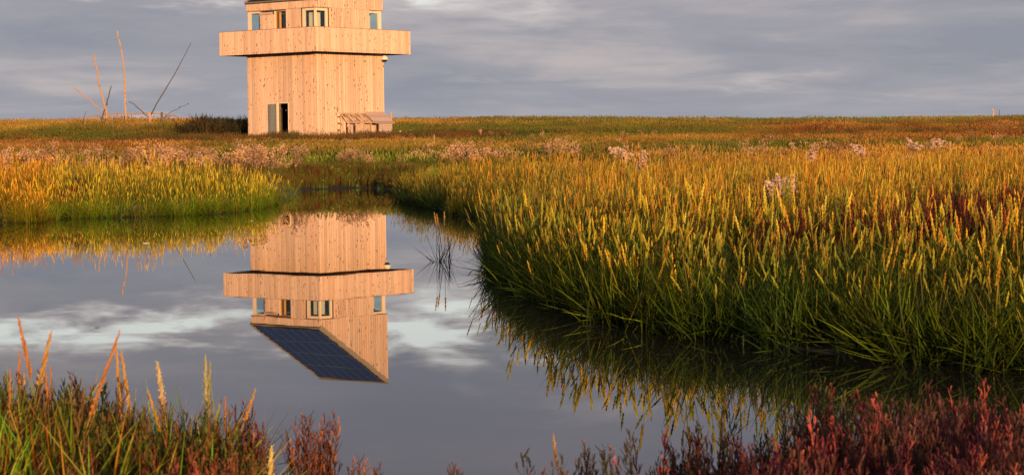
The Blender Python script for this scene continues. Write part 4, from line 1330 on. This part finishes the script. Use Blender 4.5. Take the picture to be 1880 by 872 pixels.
BR, RD, OG = (.13, .05, .035), (.22, .035, .04), (.34, .14, .06)
single_bush('glasswort_bush', 5.2, [(517, 800), (527, 785), (541, 770), (553, 764), (560, 762), (568, 758), (580, 790), (590, 768), (597, 762), (606, 778), (614, 757), (622, 770), (575, 800), (545, 800), (600, 800), (533, 812), (618, 800), (587, 810)],
            [BR, BR, (.2, .07, .04), OG], 'lone brown glasswort bush with orange tips standing in the water gap', group='glasswort bushes on the near shore')
single_bush('glasswort_bush', 5.3, [(430, 742), (447, 738), (462, 740), (455, 760), (474, 778), (486, 790), (440, 770), (468, 800), (452, 790), (420, 760), (480, 812)],
            [BR, RD, BR], 'dark twiggy maroon glasswort bush closing the left clump', group='glasswort bushes on the near shore')
single_bush('glasswort_bush', 5.0, [(648, 842), (660, 838), (672, 845), (640, 858), (690, 862), (698, 850)], [OG, BR], 'tiny orange-brown glasswort sprig right of the lone bush', group='glasswort bushes on the near shore')
single_bush('glasswort_bush', 4.9, [(833, 850), (842, 862), (825, 866)], [OG, RD], 'smallest red sprig alone at the bottom centre edge', group='glasswort bushes on the near shore')
single_bush('glasswort_bush', 5.4, [(1072, 812), (1078, 822), (1090, 836), (1062, 840)], [(.45, .16, .08), OG], 'bright orange glasswort sprig by the lone gold spike', group='glasswort bushes on the near shore')


def single_aster(u, v, d, h, label, grp='single sea asters rising from the cordgrass'):
    P = at(u, v, d); gz = float(height(np.array([P.x]), np.array([d]))[0]); top = P.z - gz; st = PM(); fl = PM(); lf = PM()
    for k in range(4):
        az = U(0, 6.28); ln = U(0, .18); hh = top * U(.82, 1.0); x, y = U(-.05, .05), U(-.05, .05)
        p = st.ribbon((x, y, -.03), az, ln, .05, hh, .008, (.14, .09, .04), (.26, .15, .07), 3, .3)
        for q in range(6): lf.ribbon((x, y, hh * U(.2, .8)), U(0, 6.28), U(.4, 1), .5, U(.08, .16), .011, (.08, .08, .02), (.25, .15, .05), 3)
        for q in range(13):
            f = U(.84, 1); b0 = (x + (p[0] - x) * f, y + (p[1] - y) * f, hh * f)
            t = st.ribbon(b0, U(0, 6.28), U(.3, .9), -.3, U(.03, .13), .004, (.2, .12, .06), (.35, .22, .14), 2, .3)
            for e in range(4): fl.puff(t + np.array([U(-.02, .02), U(-.02, .02), U(-.01, .02)]), U(.011, .018) * h, random.choice([(.72, .50, .36), (.58, .38, .26), (.80, .62, .48)]))
    single('sea_aster_plant', [('stem', st), ('seed_heads', fl), ('leaves', lf)], (P.x, d, gz), label, 'flower', grp)


single_aster(1434, 338, 15.5, 1.0, 'fluffy white sea aster standing alone in the front of the right cordgrass')
single_aster(1138, 280, 33, 1.5, 'leftmost pinkish sea aster above the middle of the right field')
single_aster(1176, 292, 30, 1.0, 'smaller whitish sea aster just right of the leftmost one')
single_aster(1490, 279, 36, 1.2, 'pale sea aster with a broad top at the back edge of the field')
single_aster(1678, 264, 44, 1.8, 'tall round pinkish sea aster high at the back of the field')
single_aster(1722, 258, 48, 1.7, 'thin sea aster with two heads right of the round pinkish one')
single_aster(1582, 272, 42, 1.5, 'small white sea aster head between the broad and the round one')

# tuft standing in the water by the bank
s = PM()
for k in range(44):
    s.ribbon((U(-.07, .07), U(-.05, .05), -.05), U(0, 6.28), U(.1, 1.2), U(-.2, .4), U(.2, .42), U(.006, .010), (.03, .045, .012), (.07, .09, .018), 4)
s2 = PM()
for k in range(3):
    a_ = U(0, 6); x_ = U(-.05, .05); tp = s.ribbon((x_, 0, -.05), a_, .15 * k, 0, .36, .007, (.04, .05, .015), (.1, .08, .03), 2, .3); s2.spindle(tp, a_, .15 * k, .13, .007, (.3, .16, .05), (.4, .22, .07), 8)
q = at(814, 474, 19.0)
single('cordgrass_tuft', [('leaves', s), ('flower_spikes', s2)], (q.x, 19.0, 0), 'sparse dark cordgrass tuft standing alone in the open water', 'grass')

# floating specks near the left bank
for i, (u, v, r, lab) in enumerate([(462, 405, .017, 'white floating foam fleck nearest the tower reflection'), (268, 446, .03, 'longer foam fleck on the reflection of the left bank'), (178, 601, .012, 'tiny dark leaf floating in the open water')]):
    d = EYE * 4000 / (v - (268 + .0121 * (940 - u))); b = MB(); b.ball((0, 0, 0), r, 9, 3, .12, z0=-1)
    for kk in range(len(b.v)): b.v[kk] = (b.v[kk][0] * U(1.2, 1.8), b.v[kk][1] * U(.8, 1.3), b.v[kk][2])
    o = b.build('foam_fleck' if i < 2 else 'floating_leaf', M_WHITE if i < 2 else M_BARKDARK, None, (at(u, v, d).x, d, .004)); tag(o, lab, 'foam' if i < 2 else 'leaf')

print('COUNTS', COUNT)
